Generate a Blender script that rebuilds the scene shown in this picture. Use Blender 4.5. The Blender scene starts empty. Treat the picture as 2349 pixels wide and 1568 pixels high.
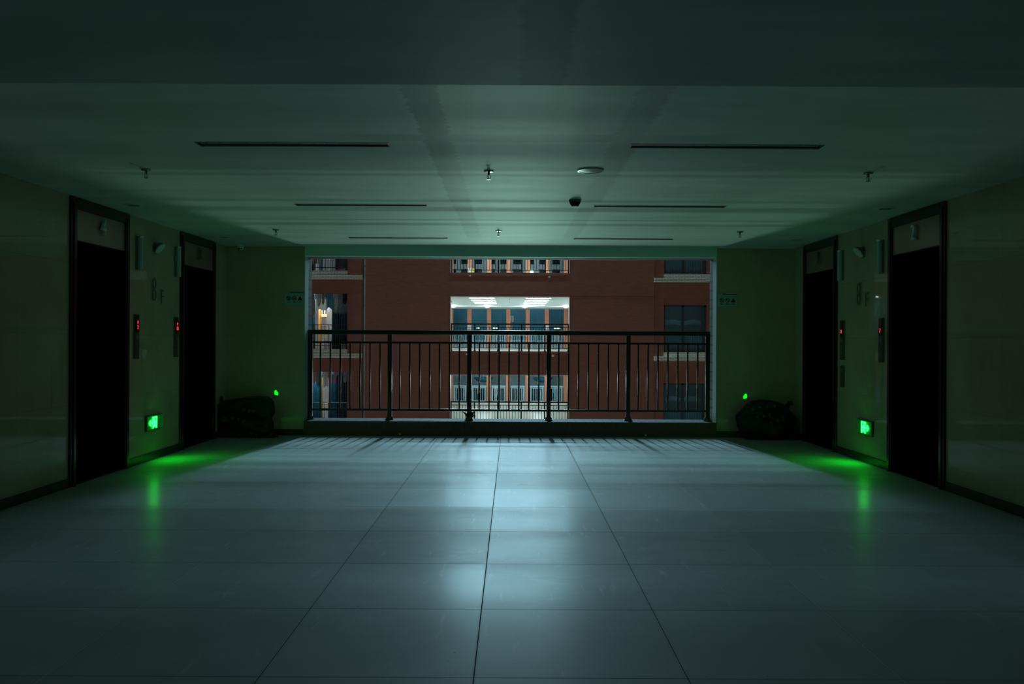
import bpy, bmesh, math, random
from math import sin, cos, pi, radians as R
from mathutils import Vector, Matrix

S = bpy.context.scene
COL = S.collection
random.seed(7)

# ------------------------------------------------------------ camera
cam_d = bpy.data.cameras.new('camera')
cam_d.sensor_width = 36.0
cam_d.lens = 36.0 * 1941 / 2349
cam_d.shift_y = -7 / 2349
cam_d.clip_end = 400
cam = bpy.data.objects.new('camera', cam_d)
COL.objects.link(cam)
cam.location = (0, 0, 1.265)
cam.rotation_euler = (R(90), R(-0.27), 0)
S.camera = cam

# ------------------------------------------------------------ world / exposure
W = bpy.data.worlds.new('night'); S.world = W
W.use_nodes = True
bg = W.node_tree.nodes['Background']
bg.inputs[0].default_value = (0.22, 0.62, 0.72, 1)
bg.inputs[1].default_value = 0.055
S.view_settings.view_transform = 'Standard'
S.view_settings.look = 'None'
S.view_settings.exposure = 0.0
S.view_settings.gamma = 1.0
S.view_settings.use_curve_mapping = False
S.cycles.use_denoising = True
S.cycles.max_bounces = 8
S.cycles.sample_clamp_indirect = 6.0
S.cycles.blur_glossy = 0.5

# added unseen lights for floor and ceiling: (x, y, z, power, colour) on the building across the court
FILL_UP = (0.43, 0.82, 1.0)
FILL_LOW = (0.54, 1.0, 0.83)
# x, y, z, lamp width, power, colour
FILL_LIGHTS = [(-.09, 35.75, 6.75, 4.8, 1100, FILL_UP), (-.09, 35.75, 10.1, 4.8, 850, FILL_UP), (-.09, 35.75, 13.4, 1.3, 560, FILL_UP),
          (-.09, 35.75, 16.7, .9, 700, FILL_UP), (-.09, 35.75, 20.0, .45, 800, FILL_UP), (-.09, 35.75, 23.2, .4, 1500, FILL_UP),
          (-.09, 35.75, -3.3, 2.2, 250, FILL_LOW), (-.09, 35.75, -6.6, 2.2, 560, FILL_LOW), (-0.6, 35.75, -10.0, 2.5, 540, FILL_LOW)]
FACADE_FILLS = [(-5.0, 11.75, -7.0, 260), (5.0, 11.75, -7.0, 260), (0.0, 11.75, 9.0, 120)]  # unseen lights added to brighten the brick across the court
LOBBY_STRIP = 20.0      # emission of the strip lights across the court
LOBBY_ROUND = 20.0     # watts of each round lamp there
ROOM_LAMP = 130.0

# ------------------------------------------------------------ dimensions
XL, XR, YB = -3.72, 3.68, 11.0
YF = -4.0
H = 2.455
OL, OR_, OT, CURB = -2.70, 2.66, 2.33, 0.19
WT = 0.38
FY = 36.0
ST = 3.33      # storey height
def z8(y, px=53.9): return 1.265 - (y - 777) / px

# ------------------------------------------------------------ materials
def newmat(name):
    m = bpy.data.materials.new(name); m.use_nodes = True
    nt = m.node_tree
    return m, nt, nt.nodes['Principled BSDF']

def noise(nt, vec, scale, detail=3, rough=.55, stretch=None):
    n = nt.nodes.new('ShaderNodeTexNoise')
    n.inputs['Scale'].default_value = scale
    n.inputs['Detail'].default_value = detail
    n.inputs['Roughness'].default_value = rough
    if stretch:
        mp = nt.nodes.new('ShaderNodeMapping')
        mp.inputs['Scale'].default_value = stretch
        nt.links.new(vec, mp.inputs[0]); vec = mp.outputs[0]
    nt.links.new(vec, n.inputs['Vector'])
    return n.outputs['Fac']

def objco(nt):
    t = nt.nodes.new('ShaderNodeTexCoord')
    return t.outputs['Object']

def ramp(nt, fac, a, b, p0=.3, p1=.7):
    r = nt.nodes.new('ShaderNodeValToRGB')
    r.color_ramp.elements[0].position = p0; r.color_ramp.elements[0].color = (*a, 1)
    r.color_ramp.elements[1].position = p1; r.color_ramp.elements[1].color = (*b, 1)
    nt.links.new(fac, r.inputs[0])
    return r.outputs[0]

def math_(nt, op, a, b=None, c=None):
    n = nt.nodes.new('ShaderNodeMath'); n.operation = op
    for i, v in enumerate((a, b, c)):
        if v is None: continue
        if isinstance(v, (int, float)): n.inputs[i].default_value = v
        else: nt.links.new(v, n.inputs[i])
    return n.outputs[0]

def mixc(nt, fac, a, b):
    n = nt.nodes.new('ShaderNodeMix'); n.data_type = 'RGBA'
    if isinstance(fac, (int, float)): n.inputs[0].default_value = fac
    else: nt.links.new(fac, n.inputs[0])
    for i, v in ((6, a), (7, b)):
        if isinstance(v, tuple): n.inputs[i].default_value = (*v, 1)
        else: nt.links.new(v, n.inputs[i])
    return n.outputs[2]

def mapr(nt, fac, a, b):
    n = nt.nodes.new('ShaderNodeMapRange')
    nt.links.new(fac, n.inputs[0])
    n.inputs[3].default_value = a; n.inputs[4].default_value = b
    return n.outputs[0]

def bump(nt, b, h, strength=.2, dist=.01):
    n = nt.nodes.new('ShaderNodeBump')
    n.inputs['Strength'].default_value = strength; n.inputs['Distance'].default_value = dist
    nt.links.new(h, n.inputs['Height']); nt.links.new(n.outputs[0], b.inputs['Normal'])

def simple(name, c, rough=.5, metal=0., var=.12, scale=6., spec=.5, bmp=0.):
    m, nt, b = newmat(name)
    f = noise(nt, objco(nt), scale)
    lo = tuple(x * (1 - var) for x in c); hi = tuple(min(1, x * (1 + var)) for x in c)
    nt.links.new(ramp(nt, f, lo, hi), b.inputs['Base Color'])
    b.inputs['Roughness'].default_value = rough
    b.inputs['Metallic'].default_value = metal
    b.inputs['Specular IOR Level'].default_value = spec
    if bmp: bump(nt, b, f, bmp)
    return m

def emit(name, c, strength):
    m, nt, b = newmat(name)
    b.inputs['Base Color'].default_value = (*[x * .3 for x in c], 1)
    b.inputs['Emission Color'].default_value = (*c, 1)
    b.inputs['Emission Strength'].default_value = strength
    return m

def band(nt, v, centre, half, soft=.01):
    """1 inside |v-centre|<half"""
    d = math_(nt, 'ABSOLUTE', math_(nt, 'SUBTRACT', v, centre))
    n = nt.nodes.new('ShaderNodeMapRange'); n.interpolation_type = 'SMOOTHSTEP'
    nt.links.new(d, n.inputs[0])
    n.inputs[1].default_value = half - soft; n.inputs[2].default_value = half + soft
    n.inputs[3].default_value = 1; n.inputs[4].default_value = 0
    return n.outputs[0]

def grid_line(nt, v, off, pitch, half):
    """1 on lines at off + k*pitch"""
    f = math_(nt, 'FRACT', math_(nt, 'DIVIDE', math_(nt, 'SUBTRACT', v, off - pitch * 200), pitch))
    d = math_(nt, 'SUBTRACT', .5, math_(nt, 'ABSOLUTE', math_(nt, 'SUBTRACT', f, .5)))
    return math_(nt, 'LESS_THAN', d, half / pitch)

def make_floor():
    m, nt, b = newmat('grey_floor_tile')
    co = objco(nt)
    sp = nt.nodes.new('ShaderNodeSeparateXYZ'); nt.links.new(co, sp.inputs[0])
    x, y = sp.outputs[0], sp.outputs[1]
    g = math_(nt, 'MAXIMUM', grid_line(nt, x, -.137, .8, .0022), grid_line(nt, y, 3.96, .8, .0026))
    gw = math_(nt, 'MAXIMUM', grid_line(nt, x, -.137, .8, .012), grid_line(nt, y, 3.96, .8, .012))
    # per tile tone
    cx = math_(nt, 'FLOOR', math_(nt, 'DIVIDE', math_(nt, 'ADD', x, .137), .8))
    cy = math_(nt, 'FLOOR', math_(nt, 'DIVIDE', math_(nt, 'SUBTRACT', y, 3.96), .8))
    cb = nt.nodes.new('ShaderNodeCombineXYZ'); nt.links.new(cx, cb.inputs[0]); nt.links.new(cy, cb.inputs[1])
    wn = nt.nodes.new('ShaderNodeTexWhiteNoise'); nt.links.new(cb.outputs[0], wn.inputs['Vector'])
    f1 = noise(nt, co, 1.1, 5, .6)
    f2 = noise(nt, co, 9, 4, .6, (1, .35, 1))
    base = ramp(nt, f1, (.34, .365, .37), (.52, .545, .54), .25, .75)
    base = mixc(nt, math_(nt, 'MULTIPLY', wn.outputs['Value'], .5), base, (.24, .26, .25))
    base = mixc(nt, math_(nt, 'MULTIPLY', f2, .25), base, (.45, .46, .45))
    # fine pale scuffs
    sc = noise(nt, co, 14, 5, .7, (1, .16, 1))
    scm = nt.nodes.new('ShaderNodeMapRange'); nt.links.new(sc, scm.inputs[0])
    scm.inputs[1].default_value = .60; scm.inputs[2].default_value = .70; scm.inputs[4].default_value = .6
    base = mixc(nt, scm.outputs[0], base, (.6, .6, .57))
    # dark specks
    sk = noise(nt, co, 55, 1, .4)
    skm = math_(nt, 'GREATER_THAN', sk, .79)
    base = mixc(nt, math_(nt, 'MULTIPLY', skm, .6), base, (.05, .05, .045))
    # grout: dark along the middle, pale towards the walls
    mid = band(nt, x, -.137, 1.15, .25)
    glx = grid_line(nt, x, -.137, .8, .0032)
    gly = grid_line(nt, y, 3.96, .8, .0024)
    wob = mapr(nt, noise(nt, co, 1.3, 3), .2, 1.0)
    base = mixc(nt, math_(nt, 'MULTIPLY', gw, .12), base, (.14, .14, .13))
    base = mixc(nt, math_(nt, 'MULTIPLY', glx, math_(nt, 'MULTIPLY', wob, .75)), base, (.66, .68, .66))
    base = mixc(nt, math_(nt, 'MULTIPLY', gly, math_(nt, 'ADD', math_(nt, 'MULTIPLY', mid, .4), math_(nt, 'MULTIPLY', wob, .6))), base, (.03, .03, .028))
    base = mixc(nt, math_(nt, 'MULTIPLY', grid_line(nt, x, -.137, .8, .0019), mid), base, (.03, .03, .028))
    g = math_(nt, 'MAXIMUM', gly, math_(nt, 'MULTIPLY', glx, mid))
    nt.links.new(base, b.inputs['Base Color'])
    r = mapr(nt, noise(nt, co, .9, 5, .6, (1, 2.2, 1)), .17, .36)
    r = math_(nt, 'ADD', r, math_(nt, 'MULTIPLY', math_(nt, 'SUBTRACT', wn.outputs['Value'], .5), .07))
    r = math_(nt, 'ADD', r, math_(nt, 'MULTIPLY', g, .4))
    nt.links.new(math_(nt, 'ADD', r, .40), b.inputs['Roughness'])
    b.inputs['Specular IOR Level'].default_value = .3
    b.inputs['Coat Weight'].default_value = .14
    nt.links.new(r, b.inputs['Coat Roughness'])
    bump(nt, b, math_(nt, 'SUBTRACT', noise(nt, co, 1.4, 3, .5, (.35, 2.6, 1)), math_(nt, 'MULTIPLY', g, 1.0)), .35, .006)
    return m

def make_ceiling():
    m, nt, b = newmat('painted_ceiling')
    co = objco(nt)
    f = noise(nt, co, 1.3, 5, .6, (.5, 2.2, 1))
    # wiped trowel marks of the skim coat
    base = ramp(nt, f, (.56, .62, .57), (.76, .80, .76), .3, .7)
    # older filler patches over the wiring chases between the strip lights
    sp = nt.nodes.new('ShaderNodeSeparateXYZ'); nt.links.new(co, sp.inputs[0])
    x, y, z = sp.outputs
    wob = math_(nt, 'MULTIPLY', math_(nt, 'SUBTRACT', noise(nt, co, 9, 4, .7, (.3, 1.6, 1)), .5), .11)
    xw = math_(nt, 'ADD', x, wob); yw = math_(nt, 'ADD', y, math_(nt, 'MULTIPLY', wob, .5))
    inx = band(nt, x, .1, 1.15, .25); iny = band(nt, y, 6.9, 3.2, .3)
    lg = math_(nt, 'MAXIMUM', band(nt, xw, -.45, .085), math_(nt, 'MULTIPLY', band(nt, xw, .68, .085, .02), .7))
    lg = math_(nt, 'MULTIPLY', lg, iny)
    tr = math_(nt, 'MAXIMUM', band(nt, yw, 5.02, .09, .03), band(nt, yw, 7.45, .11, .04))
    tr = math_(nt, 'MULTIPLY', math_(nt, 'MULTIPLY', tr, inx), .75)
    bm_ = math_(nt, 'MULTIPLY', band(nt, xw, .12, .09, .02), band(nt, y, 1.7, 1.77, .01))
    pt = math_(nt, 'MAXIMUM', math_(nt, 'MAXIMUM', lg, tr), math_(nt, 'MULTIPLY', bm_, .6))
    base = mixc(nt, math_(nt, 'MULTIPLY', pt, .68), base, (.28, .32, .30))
    nt.links.new(base, b.inputs['Base Color'])
    nt.links.new(mapr(nt, f, .5, .62), b.inputs['Roughness'])
    b.inputs['Specular IOR Level'].default_value = .16
    return m

def make_marble():
    m, nt, b = newmat('cream_marble')
    co = objco(nt)
    sp = nt.nodes.new('ShaderNodeSeparateXYZ'); nt.links.new(co, sp.inputs[0])
    f = noise(nt, co, 1.7, 7, .62)
    base = ramp(nt, f, (.50, .41, .27), (.66, .56, .38), .3, .7)
    v = noise(nt, co, 5, 6, .7)
    base = mixc(nt, math_(nt, 'MULTIPLY', v, .25), base, (.36, .30, .17))
    g = grid_line(nt, sp.outputs[2], .09, .6, .0018)
    g2 = grid_line(nt, sp.outputs[1], .35, 1.2, .0015)
    g = math_(nt, 'MAXIMUM', g, g2)
    base = mixc(nt, math_(nt, 'MULTIPLY', g, .35), base, (.12, .1, .06))
    nt.links.new(base, b.inputs['Base Color'])
    nt.links.new(mapr(nt, f, .015, .035), b.inputs['Roughness'])
    b.inputs['Specular IOR Level'].default_value = .42
    return m

def make_brick(name, c1, c2, mortar, bw=.24, rh=.06, ms=.006, plane='xz', rough=.7):
    m, nt, b = newmat(name)
    co = objco(nt)
    sp = nt.nodes.new('ShaderNodeSeparateXYZ'); nt.links.new(co, sp.inputs[0])
    cb = nt.nodes.new('ShaderNodeCombineXYZ')
    a0 = {'x': sp.outputs[0], 'y': sp.outputs[1], 'z': sp.outputs[2]}
    nt.links.new(a0[plane[0]], cb.inputs[0]); nt.links.new(a0[plane[1]], cb.inputs[1])
    t = nt.nodes.new('ShaderNodeTexBrick')
    nt.links.new(cb.outputs[0], t.inputs['Vector'])
    t.inputs['Scale'].default_value = 1
    t.inputs['Brick Width'].default_value = bw
    t.inputs['Row Height'].default_value = rh
    t.inputs['Mortar Size'].default_value = ms
    t.inputs['Color1'].default_value = (*c1, 1); t.inputs['Color2'].default_value = (*c2, 1)
    t.inputs['Mortar'].default_value = (*mortar, 1)
    f = noise(nt, co, .7, 4)
    col = mixc(nt, math_(nt, 'MULTIPLY', f, .35), t.outputs['Color'], tuple(x * .6 for x in c1))
    nt.links.new(col, b.inputs['Base Color'])
    b.inputs['Roughness'].default_value = rough
    b.inputs['Specular IOR Level'].default_value = .08
    bump(nt, b, t.outputs['Fac'], -.3, .004)
    return m

def make_glass(name, tint, refl=.12):
    m = bpy.data.materials.new(name); m.use_nodes = True
    nt = m.node_tree; nt.nodes.clear()
    out = nt.nodes.new('ShaderNodeOutputMaterial')
    tr = nt.nodes.new('ShaderNodeBsdfTransparent'); tr.inputs[0].default_value = (*tint, 1)
    gl = nt.nodes.new('ShaderNodeBsdfGlossy'); gl.inputs['Roughness'].default_value = .03
    fr = nt.nodes.new('ShaderNodeFresnel'); fr.inputs[0].default_value = 1.5
    ad = nt.nodes.new('ShaderNodeMath'); ad.operation = 'ADD'; ad.inputs[1].default_value = refl
    mx = nt.nodes.new('ShaderNodeMixShader')
    nt.links.new(fr.outputs[0], ad.inputs[0]); nt.links.new(ad.outputs[0], mx.inputs[0])
    nt.links.new(tr.outputs[0], mx.inputs[1]); nt.links.new(gl.outputs[0], mx.inputs[2])
    nt.links.new(mx.outputs[0], out.inputs[0])
    return m

def make_steel(name, c, rough, spec_scale=1.):
    m, nt, b = newmat(name)
    f = noise(nt, objco(nt), 3, 3, .5, (30, 30, .4))
    nt.links.new(ramp(nt, f, tuple(x * .85 for x in c), c), b.inputs['Base Color'])
    b.inputs['Metallic'].default_value = .9
    nt.links.new(mapr(nt, f, rough * .8, rough * 1.2), b.inputs['Roughness'])
    return m

M = {}
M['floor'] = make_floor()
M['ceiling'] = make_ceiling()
M['marble'] = make_marble()
M['skirting'] = simple('dark_skirting_stone', (.045, .05, .04), .25, 0, .2, 9)
M['curb'] = simple('dark_granite_curb', (.15, .075, .055), .5, 0, .2, 25)
M['plaster'] = simple('pale_plaster', (.42, .47, .43), .8, 0, .08, 4)
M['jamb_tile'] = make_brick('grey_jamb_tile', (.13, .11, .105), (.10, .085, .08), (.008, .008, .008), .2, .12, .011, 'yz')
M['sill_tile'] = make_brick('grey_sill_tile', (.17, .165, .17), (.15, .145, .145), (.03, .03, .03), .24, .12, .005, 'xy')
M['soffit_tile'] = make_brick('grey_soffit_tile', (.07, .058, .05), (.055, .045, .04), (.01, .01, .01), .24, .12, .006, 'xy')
M['brick'] = make_brick('red_brown_brick', (.34, .145, .108), (.29, .12, .09), (.265, .12, .09), .24, .06, .004)
M['brick_bright'] = make_brick('orange_brick', (.74, .30, .19), (.68, .26, .16), (.50, .32, .24), .12, .05, .005)
M['cream_tile'] = make_brick('cream_ledge_tile', (.80, .84, .70), (.70, .75, .62), (.14, .16, .13), .24, .066, .007)
M['railing'] = simple('black_green_paint', (.014, .022, .02), .22, 0, .1, 10, spec=.9)
M['bronze'] = make_steel('dark_bronze_steel', (.11, .075, .065), .16)
M['transom'] = simple('brown_transom_steel', (.55, .31, .26), .24, .4, .1, 2)
M['door_metal'] = make_steel('black_mirror_steel', (.08, .07, .065), .10)
M['chrome'] = simple('bright_metal', (.7, .72, .72), .22, 1, .05)
M['letter'] = simple('lit_letter_metal', (.9, .92, .9), .4, .0, .03)
M['letter_dark'] = simple('dull_shaded_letter_metal', (.22, .22, .18), .4, .3, .05)
M['white_plastic'] = simple('white_plastic', (.72, .77, .75), .3, 0, .04)
M['grey_plastic'] = simple('grey_plastic', (.16, .18, .17), .4, 0, .05)
M['cover'] = simple('grey_lamp_cover', (.26, .30, .28), .3, 0, .05)
M['black_plastic'] = simple('black_plastic', (.01, .01, .01), .15, 0, .05)
M['panel_steel'] = make_steel('panel_steel', (.22, .23, .21), .3)
M['tube'] = simple('frosted_tube_cover', (.50, .62, .58), .10, 0, .04)
M['sleeve'] = simple('louvre_steel', (.30, .34, .33), .25, .7, .05)
M['red_led'] = emit('red_led', (1, .04, .03), 1.1)
M['sign_glyph'] = emit('green_sign_symbol', (.002, 1, .012), 50)
M['sign_face'] = emit('green_sign_face', (0, .5, .06), .07)
M['sign_case'] = simple('sign_case', (.08, .16, .10), .3, .2)
M['notice'] = simple('pale_notice', (.38, .52, .5), .4, 0, .03)
M['notice_blue'] = simple('blue_notice_band', (.03, .14, .24), .4)
M['ink'] = simple('black_ink', (.015, .015, .015), .5)
M['red_ink'] = simple('red_ink', (.16, .02, .02), .5)
M['sack'] = simple('black_sack_cloth', (.012, .016, .012), .55, 0, .3, 14, bmp=.2)
M['sack_print'] = simple('faded_white_print', (.16, .19, .17), .7)
M['rag'] = simple('black_rag', (.01, .013, .012), .7, 0, .2, 20)

M['lob_ceiling'] = simple('lobby_white_ceiling', (.55, .67, .70), .6, 0, .03)
M['lob_floor'] = simple('lobby_cream_floor', (.72, .73, .66), .3, 0, .04)
M['lob_wall'] = simple('lobby_cream_wall', (.66, .55, .44), .3, 0, .06)
M['strip'] = emit('lit_strip', (.80, .97, 1), LOBBY_STRIP)
M['round_lamp'] = emit('lit_round_lamp', (.95, 1, .97), 6)
M['blue_steel'] = simple('blue_grey_painted_steel', (.34, .55, .66), .4)
M['far_teal'] = simple('dark_teal_cladding', (.05, .27, .42), .5, 0, .25, .6)
M['far_grey'] = simple('grey_far_wall', (.42, .58, .64), .7, 0, .15, 1)
M['far_glass'] = simple('far_dark_glass', (.01, .03, .04), .1)
M['far_lit'] = emit('far_lit_window', (.75, 1, .85), 1.1)
M['pipe'] = simple('grey_drainpipe', (.12, .10, .09), .6, .0, .4, 3)
M['glass'] = make_glass('tinted_window_glass', (.62, .78, .8), .01)
M['frame_dark'] = simple('dark_window_frame', (.025, .035, .035), .4)
M['beam'] = simple('green_white_beam_paint', (.66, .95, .82), .5, 0, .05, 2)
M['plain_cream'] = simple('cream_edge', (.7, .68, .58), .5)
M['room_wall'] = simple('pale_room_wall', (.55, .62, .62), .7)
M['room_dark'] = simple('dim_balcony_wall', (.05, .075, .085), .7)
M['wood'] = simple('orange_pine', (.72, .36, .10), .5, 0, .15, 12)
M['wood_pale'] = simple('pale_pine', (.75, .55, .36), .5, 0, .1, 12)
M['blue_curtain'] = simple('blue_curtain', (.02, .19, .30), .8, 0, .25, 3)
M['navy_curtain'] = simple('dark_blue_curtain', (.03, .06, .10), .8, 0, .25, 3)
M['white_curtain'] = simple('white_curtain', (.72, .80, .82), .8, 0, .06, 5)
M['pale_blue_curtain'] = simple('pale_blue_curtain', (.22, .42, .50), .8, 0, .1, 5)
M['blanket'] = simple('dim_grey_blanket', (.10, .12, .13), .9)
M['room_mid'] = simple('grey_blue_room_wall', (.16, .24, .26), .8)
M['umbrella'] = simple('blue_umbrella_cloth', (.03, .17, .30), .6)
CL = {'pale green': (.42, .5, .42), 'olive': (.22, .2, .12), 'blue': (.07, .27, .38), 'white': (.68, .74, .72), 'grey': (.22, .25, .27),
      'dark': (.03, .035, .04), 'light grey': (.42, .46, .47), 'pink': (.62, .22, .28), 'lavender': (.32, .34, .55), 'salmon': (.6, .33, .26),
      'light blue': (.32, .55, .66), 'yellow': (.7, .45, .1), 'red': (.6, .04, .03)}
for k_, c_ in CL.items():
    M['cloth_' + k_] = simple('cloth_' + k_.replace(' ', '_'), c_, .85, 0, .2, 7)

# ------------------------------------------------------------ mesh builder
class MB:
    def __init__(s): s.bm = bmesh.new()
    def box(s, x0, y0, z0, x1, y1, z1, bev=0.):
        r = bmesh.ops.create_cube(s.bm, size=1)
        vs = r['verts']
        for v in vs:
            v.co = Vector(((x0 + x1) / 2 + v.co.x * (x1 - x0), (y0 + y1) / 2 + v.co.y * (y1 - y0), (z0 + z1) / 2 + v.co.z * (z1 - z0)))
        if bev:
            es = list({e for v in vs for e in v.link_edges})
            bmesh.ops.bevel(s.bm, geom=es, offset=bev, segments=2, affect='EDGES', profile=.6)
        return s
    def cyl(s, p0, p1, r0, r1=None, seg=16):
        r1 = r0 if r1 is None else r1
        p0, p1 = Vector(p0), Vector(p1); d = p1 - p0
        q = Vector((0, 0, 1)).rotation_difference(d.normalized()).to_matrix().to_4x4()
        bmesh.ops.create_cone(s.bm, cap_ends=True, segments=seg, radius1=r0, radius2=r1, depth=d.length,
                              matrix=Matrix.Translation((p0 + p1) / 2) @ q)
        return s
    def lathe(s, prof, c=(0, 0, 0), seg=24, axis='z', mtx=None):
        """prof: list of (r, h)"""
        rings = []
        for r, h in prof:
            ring = []
            for i in range(seg):
                a = 2 * pi * i / seg
                co = Vector((r * cos(a), r * sin(a), h))
                if mtx: co = mtx @ co
                ring.append(s.bm.verts.new(co + Vector(c)))
            rings.append(ring)
        for a, b in zip(rings, rings[1:]):
            for i in range(seg):
                j = (i + 1) % seg
                s.bm.faces.new((a[i], a[j], b[j], b[i]))
        for ring, flip in ((rings[0], True), (rings[-1], False)):
            try: s.bm.faces.new(ring[::-1] if flip else ring)
            except ValueError: pass
        return s
    def prism(s, pts, y0, y1):
        """polygon in xz extruded along y"""
        a = [s.bm.verts.new((x, y0, z)) for x, z in pts]
        b = [s.bm.verts.new((x, y1, z)) for x, z in pts]
        n = len(pts)
        s.bm.faces.new(a); s.bm.faces.new(b[::-1])
        for i in range(n):
            j = (i + 1) % n
            s.bm.faces.new((a[i], b[i], b[j], a[j]))
        return s
    def tube(s, pts, r, seg=10):
        for a, b in zip(pts, pts[1:]): s.cyl(a, b, r, r, seg)
        return s
    def mesh_from(s, me, mtx=None):
        n0 = len(s.bm.verts)
        s.bm.from_mesh(me)
        s.bm.verts.ensure_lookup_table()
        if mtx:
            for v in s.bm.verts[n0:]: v.co = mtx @ v.co
        return s
    def build(s, name, mat, parent=None, smooth=False, loc=(0, 0, 0), rz=0):
        bmesh.ops.recalc_face_normals(s.bm, faces=s.bm.faces)
        me = bpy.data.meshes.new(name)
        s.bm.to_mesh(me); s.bm.free()
        if smooth:
            for p in me.polygons: p.use_smooth = True
            try: me.set_sharp_from_angle(angle=R(38))
            except Exception: pass
        me.materials.append(mat)
        o = bpy.data.objects.new(name, me); COL.objects.link(o)
        o.location = loc; o.rotation_euler = (0, 0, rz)
        if parent: o.parent = parent
        return o

def tag(o, label=None, cat=None, group=None, kind=None):
    if label: o['label'] = label
    if cat: o['category'] = cat
    if group: o['group'] = group
    if kind: o['kind'] = kind
    return o

def thing(name, label, cat, loc=(0, 0, 0), rz=0, group=None):
    o = bpy.data.objects.new(name, None); COL.objects.link(o)
    o.empty_display_size = .1
    o.location = loc; o.rotation_euler = (0, 0, rz)
    return tag(o, label, cat, group)

def struct(name, mb, mat, parent=None):
    o = mb.build(name, mat, parent)
    if not parent: o['kind'] = 'structure'
    return o

def copy_tree(o, parent=None):
    c = o.copy(); COL.objects.link(c); c.parent = parent
    for ch in [q for q in CHILDREN.get(o.name, [])]:
        copy_tree(ch, c)
    return c

CHILDREN = {}
def index_children(o):
    CHILDREN[o.name] = list(o.children)
    for c in o.children: index_children(c)

def dup(o, label, loc, rz=None, group=None):
    index_children(o)
    c = copy_tree(o)
    c.location = loc
    if rz is not None: c.rotation_euler = (0, 0, rz)
    c['label'] = label
    if group: c['group'] = group
    return c

def text_mesh(txt, size, depth=.004, bold=0.):
    """text centred on the origin, reading along +x, up z, facing -y"""
    cu = bpy.data.curves.new('txt', 'FONT')
    cu.body = txt; cu.size = size; cu.extrude = depth / 2; cu.offset = bold
    cu.align_x = 'CENTER'; cu.align_y = 'CENTER'; cu.resolution_u = 4
    o = bpy.data.objects.new('txt', cu); COL.objects.link(o)
    bpy.context.view_layer.update()
    me = bpy.data.meshes.new_from_object(o.evaluated_get(bpy.context.evaluated_depsgraph_get()))
    bpy.data.objects.remove(o)
    me.transform(Matrix.Rotation(R(90), 4, 'X'))
    return me

# ================================================================ OUR LOBBY
EX = {'L4': (7.10, 8.19), 'L3': (9.46, 10.57), 'R2': (7.164, 8.258), 'R1': (9.56, 10.66)}
REC = .42
def side_wall(name, side, openings):
    m = MB(); T = .7
    def seg(y0, y1, z0=0, z1=H + .3, t=T):
        if side < 0: m.box(XL - t, y0, z0, XL, y1, z1)
        else: m.box(XR, y0, z0, XR + t, y1, z1)
    y = YF - .2
    for a, b in openings:
        seg(y, a); y = b
        # back of the recess
        if side < 0: m.box(XL - T, a, 0, XL - REC - .06, b, H + .3)
        else: m.box(XR + REC + .06, a, 0, XR + T, b, H + .3)
    seg(y, YB + WT)
    return struct(name, m, M['marble'])
side_wall('wall_left', -1, (EX['L4'], EX['L3']))
side_wall('wall_right', 1, (EX['R2'], EX['R1']))
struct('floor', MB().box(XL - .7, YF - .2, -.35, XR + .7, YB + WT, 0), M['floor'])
# ceiling with slots cut for the strip lights
SL = [(-1.935, -.765), (.725, 1.895)]
SY = [5.207, 7.56, 10.02]
SWD = .05
m = MB()
xs = [XL, SL[0][0], SL[0][1], SL[1][0], SL[1][1], XR]
ys = [3.3]
for y in SY: ys += [y - SWD, y + SWD]
ys.append(YB)
for i in range(len(xs) - 1):
    for j in range(len(ys) - 1):
        if i in (1, 3) and j % 2 == 1:
            m.box(xs[i], ys[j], H + .07, xs[i + 1], ys[j + 1], H + .3)
        else:
            m.box(xs[i], ys[j], H, xs[i + 1], ys[j + 1], H + .3)
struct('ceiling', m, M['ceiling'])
BE = .15
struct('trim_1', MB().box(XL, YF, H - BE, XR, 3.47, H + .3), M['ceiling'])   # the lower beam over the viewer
struct('wall_front', MB().box(XL, YF - .2, 0, XR, YF, H + .3), M['marble'])
# back wall: two marble piers, plaster beam, granite curb
m = MB()
m.box(XL, YB, 0, OL - .0, YB + WT - .2, H + .3); m.box(OR_, YB, 0, XR, YB + WT - .2, H + .3)
wb = struct('wall_back', m, M['marble'])
struct('trim_2', MB().box(OL, YB, OT, OR_, YB + .05, H + .3), M['beam'])
struct('trim_3', MB().box(OL, YB - .012, .0, OR_, YB + WT, CURB - .012), M['curb'])
m = MB(); m.box(OL, YB - .02, CURB - .012, OR_, YB + WT + .02, CURB)
struct('trim_4', m, M['sill_tile'])
# plaster reveals nearest the lobby, tiled reveals outside
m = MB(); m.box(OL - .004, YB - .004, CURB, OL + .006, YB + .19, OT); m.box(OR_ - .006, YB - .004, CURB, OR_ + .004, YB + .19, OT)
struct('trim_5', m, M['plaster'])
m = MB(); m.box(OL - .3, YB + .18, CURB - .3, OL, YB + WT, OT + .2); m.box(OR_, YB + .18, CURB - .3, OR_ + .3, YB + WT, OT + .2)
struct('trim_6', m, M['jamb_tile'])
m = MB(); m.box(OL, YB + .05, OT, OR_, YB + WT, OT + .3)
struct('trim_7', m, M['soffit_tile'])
# outer skin of our own building
m = MB()
m.box(-14, YB + WT, -10, OL - .02, YB + WT + .1, 14); m.box(OR_ + .02, YB + WT, -10, 14, YB + WT + .1, 14)
m.box(OL - .02, YB + WT, OT + .25, OR_ + .02, YB + WT + .1, 14); m.box(OL - .02, YB + WT, -10, OR_ + .02, YB + WT + .1, -.3)
struct('wall_outside', m, M['brick'])
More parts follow.
